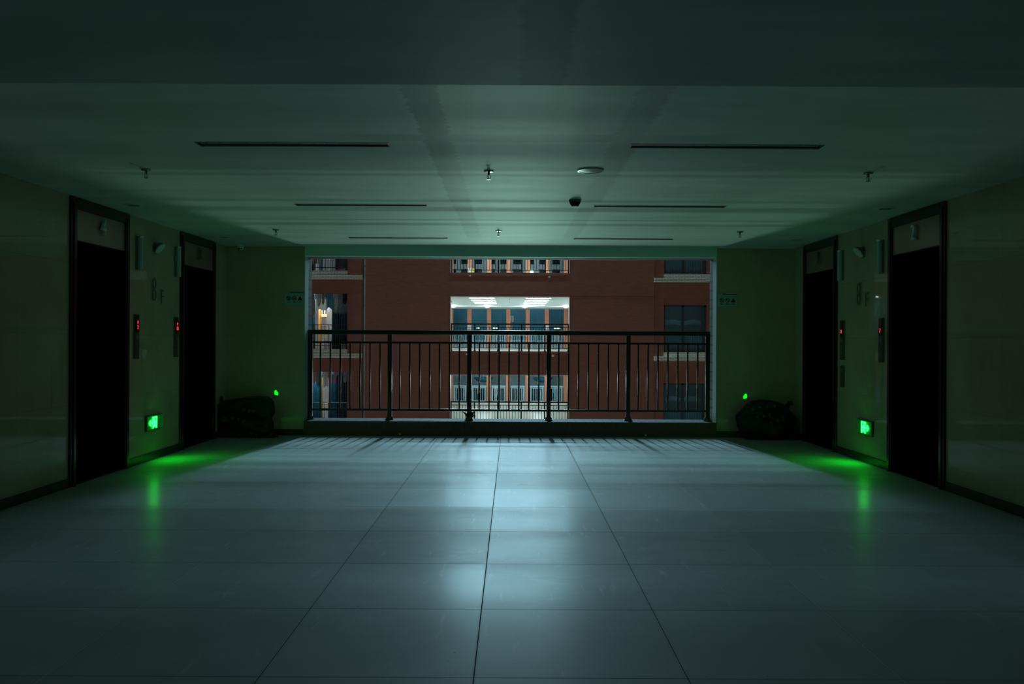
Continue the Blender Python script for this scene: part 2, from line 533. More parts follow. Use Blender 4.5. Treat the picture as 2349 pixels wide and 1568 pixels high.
# skirtings
BH = .08
def skirt(name, boxes):
    m = MB()
    for b in boxes: m.box(*b, bev=.003)
    struct(name, m, M['skirting'])
def sk_side(side, ops):
    out = []; y = YF
    for a, b in list(ops) + [(YB, YB)]:
        if side < 0: out.append((XL, y, 0, XL + .012, a - .0, BH))
        else: out.append((XR - .012, y, 0, XR, a, BH))
        y = b
    return out
skirt('baseboard_left', sk_side(-1, (EX['L4'], EX['L3'])))
skirt('baseboard_right', sk_side(1, (EX['R2'], EX['R1'])))
skirt('baseboard_back', [(XL + .012, YB - .012, 0, OL, YB, BH), (OR_, YB - .012, 0, XR - .012, YB, BH)])

# ------------------------------------------------------------ elevators
def elevator(key, side, num, label, bright):
    a, b = EX[key]; w = b - a; yc = (a + b) / 2
    t = thing('elevator', label, 'elevator', ((XL if side < 0 else XR), yc, 0), R(90) if side < 0 else R(-90), 'elevators along the lobby walls')
    # local: x along the wall, -y into the lobby, +y into the shaft
    hw = w / 2
    f = MB(); fw = .085
    for s in (-1, 1):
        x0, x1 = (-hw, -hw + fw) if s < 0 else (hw - fw, hw)
        f.box(x0, -.022, 0, x1, .05, H - .005, .008)
        f.box(x0 + .012 if s > 0 else x0 + .03, -.032, 0, x1 - .03 if s > 0 else x1 - .012, -.015, H - .05, .004)
        xi = -hw + fw - .02 if s < 0 else hw - fw + .02
        f.box(min(xi, xi - s * .02), .045, 0, max(xi, xi - s * .02), REC, 2.11)
    f.box(-hw + fw, -.022, H - .10, hw - fw, .05, H - .005, .008)
    f.build('door_frame', M['bronze'], t)
    MB().box(-hw + fw, -.006, 2.09, hw - fw, .03, H - .10, .003).build('transom_panel', M['transom'], t)
    MB().box(-hw + fw, .03, 2.085, hw - fw, REC, 2.11).build('head_lining', M['bronze'], t)
    xd = hw - fw + .015
    for s in (-1, 1):
        d = MB()
        x0, x1 = (-xd, -.003) if s < 0 else (.003, xd)
        d.box(x0, REC - .03, .012, x1, REC, 2.085, .003)
        d.build('door', M['door_metal'], t)
    MB().box(-hw + fw, .0, .0, hw - fw, REC + .02, .012).build('door_sill', M['bronze'], t)
    n = MB().mesh_from(text_mesh(num, .2, .022, .002), Matrix.Translation((0, -.026, 2.245)) @ Matrix.Diagonal((.82, 1, 1, 1)))
    n.build('number', M['letter'] if bright else M['letter_dark'], t)  # near numbers painted brighter, far ones darker, for the light they get
    return t
elevator('L4', -1, '4', 'dark bronze elevator doorway numbered 4 in the left wall, nearer one', True)
elevator('L3', -1, '3', 'dark bronze elevator doorway numbered 3 in the left wall, farther one', False)
elevator('R2', 1, '2', 'dark bronze elevator doorway numbered 2 in the right wall, nearer one', True)
elevator('R1', 1, '1', 'dark bronze elevator doorway numbered 1 in the right wall, farther one', False)

# ------------------------------------------------------------ wall fittings
def on_wall(side, y, z):
    return ((XL if side < 0 else XR), y, z), (R(90) if side < 0 else R(-90))

def arrow_pts(c, s, up=1):
    return [(c[0] - s * .5, c[1]), (c[0], c[1] + up * s * .6), (c[0] + s * .5, c[1])]

def call_panel(side, y, digits, up, label):
    loc, rz = on_wall(side, y, 1.05)
    t = thing('call_panel', label, 'elevator call panel', loc, rz, 'elevator call panels')
    MB().box(-.05, -.018, 0, .05, 0, .44, .004).build('plate', M['panel_steel'], t)
    dsp = MB().box(-.036, -.023, .265, .036, -.015, .43, .002).build('display', M['black_plastic'], t)
    d = MB().mesh_from(text_mesh(digits, .058, .003, .0005), Matrix.Translation((0, -.025, .312)))
    if up:
        c = (0, .362)
        pts = [(-.014, .362), (0, .382), (.014, .362), (.005, .362), (.005, .346), (-.005, .346), (-.005, .362)]
        if up < 0: pts = [(x, .735 - z) for x, z in pts]
        d.prism(pts, -.0265, -.0235)
    d.build('digits', M['red_led'], dsp)
    for zz in (.13, .075):
        bt = MB().cyl((0, -.018, zz), (0, -.024, zz), .016, .015, 20).build('button', M['grey_plastic'], t, True)
    MB().box(-.03, -.0205, .19, .03, -.017, .235, .001).build('badge', M['grey_plastic'], t)
    return t
call_panel(-1, 8.36, '2', 1, 'elevator call panel showing red 2, beside the nearer left elevator')
call_panel(-1, 9.35, '15', 1, 'elevator call panel showing red 15, beside the farther left elevator')
call_panel(1, 8.41, '7', 0, 'elevator call panel showing red 7, beside the nearer right elevator')
call_panel(1, 9.40, '8', 0, 'elevator call panel showing red 8, beside the farther right elevator')
loc, rz = on_wall(1, 9.40, .75)
t = thing('fire_switch_box', 'short grey metal switch box on the right wall below the farther call panel', 'switch box', loc, rz)
MB().box(-.048, -.018, 0, .048, 0, .235, .004).build('plate', M['panel_steel'], t)
MB().cyl((0, -.018, .13), (0, -.026, .13), .018, .018, 20).build('switch', M['grey_plastic'], t, True)
MB().box(-.03, -.021, .17, .03, -.017, .205, .001).build('badge', M['grey_plastic'], t)

def wall_tube(side, y, label):
    loc, rz = on_wall(side, y, 1.93)
    t = thing('wall_lamp', label, 'wall lamp', loc, rz, 'unlit tube wall lamps')
    MB().box(-.032, -.015, 0, .032, 0, .335, .006).build('base_plate', M['sleeve'], t)
    MB().cyl((0, -.035, .012), (0, -.035, .323), .027, .027, 28).build('lamp_cover', M['tube'], t, True)
    for zz in (0, .318):
        MB().cyl((0, -.035, zz), (0, -.035, zz + .017), .029, .029, 28).build('end_cap', M['chrome'], t, True)
    return t
wall_tube(-1, 8.38, 'unlit upright tube wall lamp beside the nearer left elevator')
wall_tube(-1, 9.34, 'unlit upright tube wall lamp beside the farther left elevator')
wall_tube(1, 8.40, 'unlit upright tube wall lamp beside the nearer right elevator')
wall_tube(1, 9.42, 'unlit upright tube wall lamp beside the farther right elevator')

def bowl(side, y, label):
    loc, rz = on_wall(side, y, 2.19)
    t = thing('emergency_spotlight', label, 'spotlight', loc, rz, 'round wall spotlights')
    MB().cyl((0, 0, .0), (0, -.012, .0), .062, .06, 28).build('wall_plate', M['grey_plastic'], t, True)
    mt = Matrix.Translation((0, -.06, 0)) @ Matrix.Rotation(R(58), 4, 'X')
    prof = [(.004, -.0)] + [(.062 * sin(a), -.058 + .058 * (1 - cos(a))) for a in [i * pi / 16 for i in range(1, 9)]]
    prof = [(.062 * sin(i * pi / 16), .058 * cos(i * pi / 16)) for i in range(0, 9)]
    prof[0] = (.002, .058)
    mt = Matrix.Translation((0, -.052, .0)) @ Matrix.Rotation(R(-48), 4, 'X')
    b = MB().lathe(prof, mtx=mt, seg=28).build('bowl', M['grey_plastic'], t, True)
    MB().lathe([(.064, .004), (.064, -.008), (.045, -.012), (.02, -.012)], mtx=mt, seg=28).build('lens', M['white_plastic'], b, True)
    return t
bowl(-1, 8.81, 'small round bowl spotlight on the left wall above the 8F lettering')
bowl(1, 8.88, 'small round bowl spotlight on the right wall above the 8F lettering')

def floor_number(side, y, zc, label):
    loc, rz = on_wall(side, y, zc)
    t = thing('floor_number', label, 'lettering', loc, rz, '8F storey lettering')
    sx = Matrix.Diagonal((.62, 1, 1, 1))
    MB().mesh_from(text_mesh('8', .36, .008, -.008), Matrix.Translation((0, -.02, 0)) @ sx).build('digit', M['letter_dark'], t)
    MB().mesh_from(text_mesh('F', .22, .008, -.003), Matrix.Translation((.20, -.02, -.06)) @ Matrix.Diagonal((.9, 1, 1, 1))).build('letter', M['letter_dark'], t)
    return t
floor_number(-1, 8.75, 1.745, 'raised metal 8F lettering on the left wall between elevators')
floor_number(1, 8.94, 1.742, 'raised metal 8F lettering on the right wall between elevators')

def exit_sign(side, y, z, arrow, label):
    loc, rz = on_wall(side, y, z)
    t = thing('exit_sign', label, 'exit sign', loc, rz, 'green exit signs')
    MB().box(-.19, -.022, -.078, .19, 0, .078, .004).build('case', M['sign_case'], t)
    f = MB().box(-.182, -.0245, -.07, .182, -.021, .07).build('sign_face', M['sign_face'], t)
    g = MB(); y0, y1 = -.029, -.025
    ox = -.01
    # door frame
    g.box(ox - .052, y0, -.058, ox - .036, y1, .058); g.box(ox + .036, y0, -.058, ox + .052, y1, .058)
    g.box(ox - .036, y0, .043, ox + .036, y1, .058)
    # running figure, leaning the way of the arrow
    s = arrow
    def P(pts): g.prism([(ox + s * px, pz) for px, pz in pts], y0, y1)
    g.cyl((ox + s * .010, y0, .030), (ox + s * .010, y1, .030), .009, .009, 14)
    P([(-.012, .018), (.012, .018), (.004, -.012), (-.018, -.010)])
    P([(.006, .016), (.028, .004), (.032, -.006), (.024, -.006), (.004, .008)])
    P([(-.010, .018), (-.026, .006), (-.030, -.008), (-.023, -.008), (-.010, .004)])
    P([(.004, -.010), (.020, -.028), (.022, -.050), (.012, -.050), (.010, -.030), (-.006, -.012)])
    P([(-.006, -.008), (-.016, -.030), (-.032, -.044), (-.028, -.052), (-.006, -.036), (.004, -.012)])
    g.build('door_symbol', M['sign_glyph'], f)
    a = MB(); ax = ox + s * .062
    pts = [(0, .009), (.038, .009), (.022, .030), (.040, .030), (.066, 0), (.040, -.030), (.022, -.030), (.038, -.009), (0, -.009)]
    a.prism([(ax + s * px, pz) for px, pz in pts], y0, y1)
    a.build('arrow', M['sign_glyph'], f)
    MB().box(.184, -.03, -.075, .19, -.02, .075).build('edge_trim', M['chrome'], t)
    # light added below the case for the green pool on the floor
    l = bpy.data.lights.new('added_sign_light', 'AREA'); l.shape = 'RECTANGLE'; l.size = .34; l.size_y = .012; l.energy = .62; l.color = (.002, 1, .03)
    o = bpy.data.objects.new('added_sign_light', l); COL.objects.link(o); o.parent = t
    l.spread = R(104); o.location = (0, -.02, -.0795); o.rotation_euler = (R(-46), 0, 0)
    return t
exit_sign(-1, 8.77, .385, -1, 'glowing green exit sign with left arrow low on the left wall')
exit_sign(1, 8.78, .365, 1, 'glowing green exit sign with right arrow low on the right wall')

def notice(x, z, label):
    t = thing('warning_notice', label, 'notice', (x, YB, z), 0, 'safety notices beside the opening')
    pl = MB().box(-.124, -.006, -.085, .124, 0, .085, .001).build('plate', M['notice'], t)
    MB().box(-.05 if x < 0 else -.06, -.0075, .072, .124, -.0055, .083).build('blue_band', M['notice_blue'], t)
    for i in range(3):
        cx = -.075 + i * .075 + .004; cz = .0
        g = MB()
        if i < 2:
            n = 28
            pts_o = [(cx + .029 * cos(2 * pi * k / n), cz + .029 * sin(2 * pi * k / n)) for k in range(n)]
            pts_i = [(cx + .022 * cos(2 * pi * k / n), cz + .022 * sin(2 * pi * k / n)) for k in range(n)]
            for k in range(n):
                j = (k + 1) % n
                g.prism([pts_o[k], pts_o[j], pts_i[j], pts_i[k]], -.008, -.006)
            g.prism([(cx - .02, cz + .015), (cx - .015, cz + .02), (cx + .02, cz - .015), (cx + .015, cz - .02)], -.008, -.006)
            g.build('prohibition_symbol', M['red_ink'], pl)
            k_ = MB()
            if i == 0: k_.box(cx - .006, -.0075, cz - .012, cx + .006, -.006, cz + .012)
            else: k_.prism([(cx - .014, cz - .003), (cx + .01, cz - .003), (cx + .014, cz + .01), (cx + .006, cz + .004), (cx - .014, cz + .002)], -.0075, -.006)
            k_.build('pictogram', M['ink'], pl)
        else:
            g.prism([(cx - .031, cz - .026), (cx + .031, cz - .026), (cx, cz + .030)], -.008, -.006)
            g.build('warning_triangle', M['ink'], pl)
        MB().box(cx - .018, -.0075, -.052, cx + .018, -.006, -.045).build('caption', M['ink'], pl)
    return t
notice(-2.835, 1.779, 'pale safety notice with three symbols left of the opening')
notice(2.794, 1.779, 'pale safety notice with three symbols right of the opening')

# ------------------------------------------------------------ ceiling fittings
def strip_fitting(loc, label, length, group):
    t = thing('strip_light', label, 'strip light', loc, 0, group)
    h = length / 2
    m = MB()
    m.box(-h, -.05, .0, -h + .004, .05, .07); m.box(h - .004, -.05, 0, h, .05, .07)
    m.box(-h, -.05, 0, h, -.046, .07); m.box(-h, .046, 0, h, .05, .07)
    m.box(-h, -.046, .040, h, .046, .069)
    m.build('housing', M['sleeve'], t)
    m = MB(); m.box(-h - .006, -.056, -.003, h + .006, -.046, .0); m.box(-h - .006, .046, -.003, h + .006, .056, 0)
    m.box(-h - .006, -.046, -.003, -h + .004, .046, 0); m.box(h - .004, -.046, -.003, h + .006, .046, 0)
    m.build('trim_frame', M['chrome'], t)
    m = MB(); m.box(-h + .012, -.044, .006, h - .012, .026, .014)
    c = m.build('cover', M['cover'], t)
    m = MB()
    for i in range(14):
        x = -h + .05 + i * (length - .1) / 13
        m.box(x - .008, -.012, .003, x + .008, .0, .006)
    m.build('clip_row', M['chrome'], c)['kind'] = 'stuff'
    return t
LW = 1.17
words = ['nearest', 'middle', 'farthest']
first = None
for j, y in enumerate(SY):
    for i, (a, b) in enumerate(SL):
        lab = 'unlit recessed strip light, %s row, %s half of the ceiling' % (words[j], ['left', 'right'][i])
        if first is None: first = strip_fitting(((a + b) / 2, y, H), lab, LW, 'unlit recessed strip lights')
        else: dup(first, lab, ((a + b) / 2, y, H))

def sprinkler(loc, label):
    t = thing('sprinkler', label, 'sprinkler', loc, 0, 'ceiling sprinklers')
    MB().lathe([(.002, 0), (.036, 0), (.034, -.008), (.016, -.012), (.002, -.012)]).build('rose', M['chrome'], t, True)
    m = MB().cyl((0, 0, -.01), (0, 0, -.032), .009, .008, 14)
    m.tube([(-.009, 0, -.03), (-.013, 0, -.045), (-.006, 0, -.06)], .002, 8).tube([(.009, 0, -.03), (.013, 0, -.045), (.006, 0, -.06)], .002, 8)
    m.cyl((0, 0, -.032), (0, 0, -.058), .003, .003, 8)
    m.build('body', M['panel_steel'], t, True)
    m = MB().cyl((0, 0, -.060), (0, 0, -.063), .016, .016, 18)
    m.build('deflector', M['panel_steel'], t, True)
    return t
sp0 = sprinkler((-2.6, 6.0, H), 'sprinkler head on the ceiling, near row, above the left side')
dup(sp0, 'sprinkler head on the ceiling, near row, middle one', (-.17, 6.0, H))
dup(sp0, 'sprinkler head on the ceiling, near row, above the right side', (2.52, 6.0, H))
dup(sp0, 'sprinkler head on the ceiling, far row, above the left side', (-2.6, 9.3, H))
dup(sp0, 'sprinkler head on the ceiling, far row, middle one', (-.153, 9.3, H))
dup(sp0, 'sprinkler head on the ceiling, far row, above the right side', (2.5, 9.3, H))

t = thing('smoke_detector', 'dark tapered smoke detector hanging from the middle of the ceiling', 'smoke detector', (.533, 7.24, H))
MB().lathe([(.002, 0), (.052, 0), (.052, -.012), (.048, -.02), (.002, -.02)], seg=32).build('base', M['grey_plastic'], t, True)
MB().lathe([(.002, -.018), (.047, -.018), (.044, -.03), (.030, -.052), (.002, -.052)], seg=32).build('chamber', M['black_plastic'], t, True)
MB().lathe([(.002, -.051), (.022, -.052), (.018, -.057), (.002, -.057)], seg=24).build('cap', M['white_plastic'], t, True)
t = thing('ceiling_speaker', 'flat round ceiling speaker right of the middle sprinkler', 'speaker', (.546, 5.95, H))
MB().lathe([(.074, 0), (.092, 0), (.091, -.009), (.078, -.011), (.074, -.006)], seg=48).build('rim', M['white_plastic'], t, True)
MB().lathe([(.002, -.003), (.076, -.003), (.076, -.008), (.04, -.014), (.002, -.015)], seg=48).build('grille', M['grey_plastic'], t, True)

def downlight(loc, label):
    t = thing('downlight', label, 'downlight', loc, 0, 'unlit round downlights')
    MB().lathe([(.058, 0), (.082, 0), (.080, -.006), (.062, -.006), (.058, .0)], seg=36).build('rim', M['white_plastic'], t, True)
    MB().lathe([(.002, -.001), (.06, -.001), (.06, -.004), (.002, -.003)], seg=36).build('lens', M['grey_plastic'], t, True)
    return t
d0 = downlight((-3.42, 7.62, H), 'unlit round downlight in front of the nearer left elevator')
dup(d0, 'unlit round downlight in front of the farther left elevator', (-3.4, 10.0, H))
dup(d0, 'unlit round downlight in front of the nearer right elevator', (3.36, 7.62, H))
dup(d0, 'unlit round downlight in front of the farther right elevator', (3.36, 10.0, H))

t = thing('dome_camera', 'small white dome security camera in the far left ceiling corner', 'security camera', (-3.49, 10.86, H))
MB().lathe([(.002, 0), (.05, 0), (.05, -.018), (.044, -.026), (.002, -.026)], seg=32).build('base', M['white_plastic'], t, True)
b_ = MB().lathe([(.045, -.024)] + [(.042 * cos(a), -.03 - .042 * sin(a)) for a in [i * pi / 16 for i in range(0, 8)]] + [(.003, -.072)], seg=32).build('ball', M['white_plastic'], t, True)
MB().cyl((-.008, -.034, -.052), (-.009, -.043, -.055), .014, .013, 20).build('lens', M['black_plastic'], b_, True)
MB().cyl((.02, -.030, -.052), (.0215, -.0375, -.055), .007, .007, 14).build('infrared_lamp', M['black_plastic'], b_, True)

# ------------------------------------------------------------ sacks
def sack(loc, w, d, h, m_exp, label, marks, ph, tails, lean=0):
    t = thing('sack', label, 'sack', loc, 0, 'black sacks in the far corners')
    def wave(x, z):
        return .020 * sin(z * 30 + x * 7 + ph) + .010 * sin(x * 19 - z * 13 + ph * 2) + .006 * sin(z * 61 + 3 * sin(x * 9))
    def edge(z):
        return 1 + .045 * sin(z * 21 + ph) + .02 * sin(z * 47) - lean * max(0, z / h - .55) * .5
    bm = MB(); N1, N2 = 72, 48
    rows = []
    for j in range(N2 + 1):
        v = -pi / 2 + pi * j / N2
        row = []
        for i in range(N1):
            u = 2 * pi * i / N1
            p = Vector((cos(v) * cos(u), cos(v) * sin(u), sin(v)))
            q = (abs(p.x) ** m_exp + abs(p.y) ** m_exp + abs(p.z) ** m_exp) ** (-1 / m_exp)
            p = p * q
            z = (p.z * .5 + .5) * h
            x = p.x * w / 2 * edge(z)
            k = max(0, 1 - abs(p.z) ** 6)
            y = p.y * d / 2 + wave(x, z) * (1 if p.y < 0 else 0) * k
            y = min(y, d / 2)
            z = z + .02 * sin(x * 6 + ph) * (z / h) ** 2
            row.append(bm.bm.verts.new((x, y, max(0, z))))
        rows.append(row)
    for a, b in zip(rows, rows[1:]):
        for i in range(N1):
            j = (i + 1) % N1
            try: bm.bm.faces.new((a[i], a[j], b[j], b[i]))
            except ValueError: pass
    bmesh.ops.remove_doubles(bm.bm, verts=bm.bm.verts, dist=1e-4)
    bm.build('body', M['sack'], t, True)
    def front(x, z):
        xn = min(.97, abs(x / (w / 2))); zn = min(.97, abs(z / h * 2 - 1))
        yy = (max(1e-4, 1 - xn ** m_exp - zn ** m_exp)) ** (1 / m_exp)
        return -yy * d / 2 + wave(x, z) - .007
    for (mx, mz, kind, ang) in marks:
        g = MB()
        if kind == 'c':
            for k in range(18):
                a0 = .7 + k * .28; a1 = a0 + .3
                if a1 > 5.9: break
                g.prism([(.036 * cos(a0), .024 * sin(a0)), (.036 * cos(a1), .024 * sin(a1)), (.027 * cos(a1), .017 * sin(a1)), (.027 * cos(a0), .017 * sin(a0))], -.001, .001)
            g.box(.0, -.001, -.003, .036, .001, .003)
        elif kind == 'z':
            for bx in ((-.018, .006, .018, .010), (-.018, -.008, .018, -.004), (-.018, -.008, -.014, .010), (.014, -.008, .018, .010), (-.002, -.026, .002, .022)):
                g.box(bx[0], -.001, bx[1], bx[2], .001, bx[3])
        else:
            rr = random.Random(kind)
            for q in range(7):
                if rr.random() < .5:
                    zz = rr.uniform(-.02, .02); g.box(-.018, -.001, zz, .018 * rr.uniform(.3, 1), .001, zz + .004)
                else:
                    xx = rr.uniform(-.016, .014); g.box(xx, -.001, -.022 * rr.uniform(.4, 1), xx + .0045, .001, .02)
        bmesh.ops.subdivide_edges(g.bm, edges=[e for e in g.bm.edges if e.calc_length() > .01], cuts=2)
        ca, sa = cos(ang), sin(ang)
        for v in g.bm.verts:
            x = mx + v.co.x * ca - v.co.z * sa; z = mz + v.co.x * sa + v.co.z * ca
            v.co = Vector((x, front(x, z) + v.co.y, z))
        g.build('printed_mark', M['sack_print'], t)
    for pts, r in tails:
        g = MB()
        for a, b, ra, rb in zip(pts, pts[1:], r, r[1:]): g.cyl(a, b, ra, rb, 12)
        g.build('knot', M['sack'], t, True)
    return t
sack((-3.39, 10.815, 0), .655, .30, .495, 7, 'boxy black sack with faded white print in the far left corner',
     [(-.22, .235, 'c', 0), (-.13, .245, 'z', -.05), (-.06, .23, 3, -.1), (.01, .215, 4, -.25), (.02, .36, 5, -.1), (.09, .345, 6, -.2), (.15, .33, 8, -.2),
      (-.04, .035, 9, 0), (.03, .04, 10, 0), (.10, .045, 11, 0), (.18, .04, 12, 0)], 0.4,
     [([(.30, -.02, .28), (.345, -.04, .31), (.37, -.05, .30)], (.02, .03, .012)), ([(-.31, 0, .45), (-.315, -.02, .50), (-.30, -.02, .515)], (.02, .016, .008)),
      ([(.30, -.08, .03), (.38, -.10, .03), (.43, -.09, .012)], (.05, .03, .006))])
sack((3.25, 10.815, 0), .74, .30, .485, 3.2, 'rounded slumped black sack with faint print in the far right corner',
     [(-.20, .40, 21, .4), (-.12, .425, 22, .2), (-.03, .435, 23, 0), (.07, .43, 24, -.1), (-.16, .29, 25, .2), (-.08, .31, 26, .1), (.0, .32, 27, .1),
      (.10, .25, 28, .4), (.17, .28, 29, .3), (.03, .22, 30, .4)], 2.1,
     [([(.27, 0, .42), (.30, -.03, .475), (.33, -.03, .45)], (.03, .028, .015)), ([(-.34, -.02, .24), (-.375, -.03, .27), (-.38, -.03, .31)], (.03, .025, .01)),
      ([(.3, -.05, .04), (.36, -.08, .03), (.39, -.08, .01)], (.05, .03, .006))], 1)

# ------------------------------------------------------------ railings
M['railing_far'] = simple('black_paint_far_railing', (.010, .020, .018), .5, 0, .1, 10, spec=.25)
def railing(length, bays, label, loc, group=None, mat='railing'):
    t = thing('railing', label, 'railing', loc, 0, group)
    h = length / 2; mt = M[mat]
    MB().box(-h - .03, -.033, 1.125, h + .03, .033, 1.185, .008).build('handrail', mt, t)
    p = length / bays
    for i in range(bays + 1):
        x = -h + i * p
        po = MB().box(x - .028, -.028, 0, x + .028, .028, 1.13, .003).build('post', mt, t)
        f = MB().box(x - .055, -.055, 0, x + .055, .055, .012, .003)
        f.cyl((x, 0, .01), (x, 0, .045), .052, .034, 20)
        f.build('foot', mt, po)
    for i in range(bays):
        x0 = -h + i * p + .028; x1 = x0 + p - .056
        MB().box(x0, -.013, 1.008, x1, .013, 1.033).build('mid_rail', mt, t)
        MB().box(x0, -.013, .118, x1, .013, .146).build('bottom_rail', mt, t)
        for k in range(7):
            x = -h + i * p + (k + 1) * p / 8
            MB().box(x - .0095, -.0095, .146, x + .0095, .0095, 1.008).build('baluster', mt, t)
    return t
railing(5.255, 5, 'black steel railing standing on the curb across the lobby opening', (-.0375, 11.2, CURB))
t = thing('rag', 'black rag knotted round the foot of the third railing post', 'rag', (-.56, 11.2, CURB + .045))
m = MB()
for k in range(26):
    a0 = k * .55; a1 = a0 + .55
    m.cyl((.045 * cos(a0), .045 * sin(a0), .004 * k / 2), (.045 * cos(a1), .045 * sin(a1), .004 * (k + 1) / 2), .012, .012, 8)
m.build('wrap', M['rag'], t, True)
m = MB().cyl((.04, -.03, .04), (.075, -.045, .075), .012, .006, 8).cyl((-.04, -.03, .03), (-.08, -.04, .065), .013, .005, 8)
m.cyl((.04, -.03, .03), (.085, -.04, .01), .011, .004, 8)
m.build('loose_end', M['rag'], t, True)

def drain(x, label):
    t = thing('drain_cover', label, 'drain cover', (x, YB - .012, .0), 0, 'small drain covers at the curb')
    MB().box(-.02, -.008, .004, .02, 0, .046, .002).build('plate', M['grey_plastic'], t)
    MB().lathe([(.002, .012), (.010, .010), (.012, .0), (.002, 0)], c=(0, -.008, .024), mtx=Matrix.Rotation(R(90), 4, 'X'), seg=18).build('spout', M['white_plastic'], t, True)
drain(-1.45, 'small metal drain cover low on the curb, left one')
drain(1.74, 'small metal drain cover low on the curb, right one')

# ================================================================ ACROSS THE COURT
KS = range(-3, 7)
LO, LR, LT = (-2.616, 2.43), None, 3.05
LB = .73
UL = (-10.4, -7.01); UR = (6.456, 8.9)
ULz = (.80, 3.16); URz = (.74, 3.01)
bld = thing('dormitory_building', 'dark red brick dormitory block across the court with stacked lit lobbies', 'building', (0, FY, 0))
m = MB()
FT = .35
def fb(x0, x1, z0, z1): m.box(x0, 0, z0, x1, FT, z1)
zb, zt = -12, 3.33 * 7 + .4
fb(-24, UL[0], zb, zt); fb(UL[1], LO[0], zb, zt); fb(LO[1], UR[0], zb, zt); fb(UR[1], 24, zb, zt)
for k in range(-4, 7):
    z0 = ST * k
    fb(LO[0], LO[1], LT + z0, LB + z0 + ST)
    fb(UL[0], UL[1], ULz[1] + z0, ULz[0] + z0 + ST)
    fb(UR[0], UR[1], URz[1] + z0, URz[0] + z0 + ST)
m.build('brick_wall', M['brick'], bld)
# stone ledges, reveals, slabs, columns per storey
for k in (-1, 0, 1):
    z0 = ST * k
    m = MB(); m.box(-10.6, -.10, .42 + z0, -6.33, .02, .62 + z0); m.build('ledge', M['cream_tile'], bld)
    m = MB(); m.box(-10.6, -.03, .62 + z0, UL[1], .04, .80 + z0); m.build('ledge_upstand', M['cream_tile'], bld)
    m = MB(); m.box(6.05, -.10, .36 + z0, 9.2, .02, .56 + z0); m.build('ledge', M['cream_tile'], bld)
    m = MB(); m.box(UR[0], -.03, .56 + z0, 9.0, .04, .74 + z0); m.build('ledge_upstand', M['cream_tile'], bld)
    m = MB(); m.box(LO[0] - .018, -.012, LB + z0, LO[0] + .006, FT, LT + z0 + .02); m.box(LO[1] - .006, -.012, LB + z0, LO[1] + .018, FT, LT + z0 + .02)
    m.box(LO[0], -.012, LT + z0 - .004, LO[1], FT, LT + z0 + .02)
    m.build('opening_trim', M['plain_cream'], bld)
    m = MB(); m.box(LO[0] + .01, -.03, LB + z0 - .10, LO[1] - .01, FT + .02, LB + z0 + .012); m.build('sill', M['brick'], bld)
DX0, DX1 = -3.8, 3.7
RY = 51.3 - FY
PX = [-3.70, -2.59, -1.40, -.225, .951, 2.11, 3.26]
for k in KS:
    z0 = ST * k
    MB().box(DX0, FT, .43 + z0, DX1, RY + .3, .63 + z0).build('lobby_floor', M['lob_floor'], bld)
    MB().box(DX0, FT, 3.07 + z0, DX1, RY + .3, 3.30 + z0).build('lobby_ceiling', M['lob_ceiling'], bld)
    m = MB(); m.box(DX0 - .2, FT, .43 + z0, DX0, RY + .3, 3.3 + z0); m.box(DX1, FT, .43 + z0, DX1 + .2, RY + .3, 3.3 + z0)
    m.build('lobby_side_wall', M['lob_wall'], bld)
    if k in (-1, 0): MB().box(DX0, RY - .06, .63 + z0, DX1, RY + .3, .74 + z0).build('rear_kerb', M['plain_cream'], bld)
for i, x in enumerate(PX):
    MB().box(x - .125, RY, -9.5, x + .125, RY + .25, 20).build('brick_pillar', M['brick_bright'], bld)
MB().cyl((-6.29, -.09, zb), (-6.29, -.09, zt), .055, .055, 18).build('drainpipe', M['pipe'], bld, True)
for k in (-1, 0, 1, 2):
    m = MB(); m.box(-6.36, -.15, 1.0 + ST * k, -6.22, .0, 1.03 + ST * k); m.build('pipe_bracket', M['pipe'], bld)
m = MB(); m.box(LO[1] + .06, -.012, 3.085, 6.05, .0, 3.10); m.box(6.045, -.015, zb, 6.06, .0, zt)
m.build('joint_strip', M['frame_dark'], bld)

# opposite railings
r0 = railing(5.0, 5, 'black railing of the lit lobby across the court, middle storey', (-.093, FY + .2, LB + .01), 'railings of the lobbies across the court', 'railing_far')
dup(r0, 'black railing of the lobby across the court, storey below', (-.093, FY + .2, LB + .01 - ST))
dup(r0, 'black railing of the lobby across the court, top visible storey', (-.093, FY + .2, LB + .01 + ST))

# rear balustrades between pillars
def balustrade(i, k, label, first=[None]):
    x0, x1 = PX[i] + .125, PX[i + 1] - .125
    w = x1 - x0
    m = MB(); h = 1.02
    m.box(.02, -.03, h - .07, w - .02, .03, h); m.box(.08, -.02, .05, w - .08, .02, .10); m.box(.08, -.02, h - .16, w - .08, .02, h - .12)
    m.box(.05, -.025, 0, .13, .025, h - .05); m.box(w - .13, -.025, 0, w - .05, .025, h - .05)
    n = 6
    for q in range(1, n):
        x = .13 + (w - .26) * q / n
        m.box(x - .014, -.014, .1, x + .014, .014, h - .14)
    o = m.build('balustrade', M['blue_steel'], None, loc=(x0, 51.42, .74 + ST * k))
    tag(o, label, 'balustrade', 'blue-grey balustrades between the brick pillars')
ordn = ['first', 'second', 'third', 'fourth', 'fifth', 'sixth']
for k, st_ in ((0, 'middle storey'), (-1, 'lower storey')):
    for i in range(6):
        balustrade(i, k, 'blue-grey steel balustrade, %s from the left between brick pillars, %s across the court' % (ordn[i], st_))

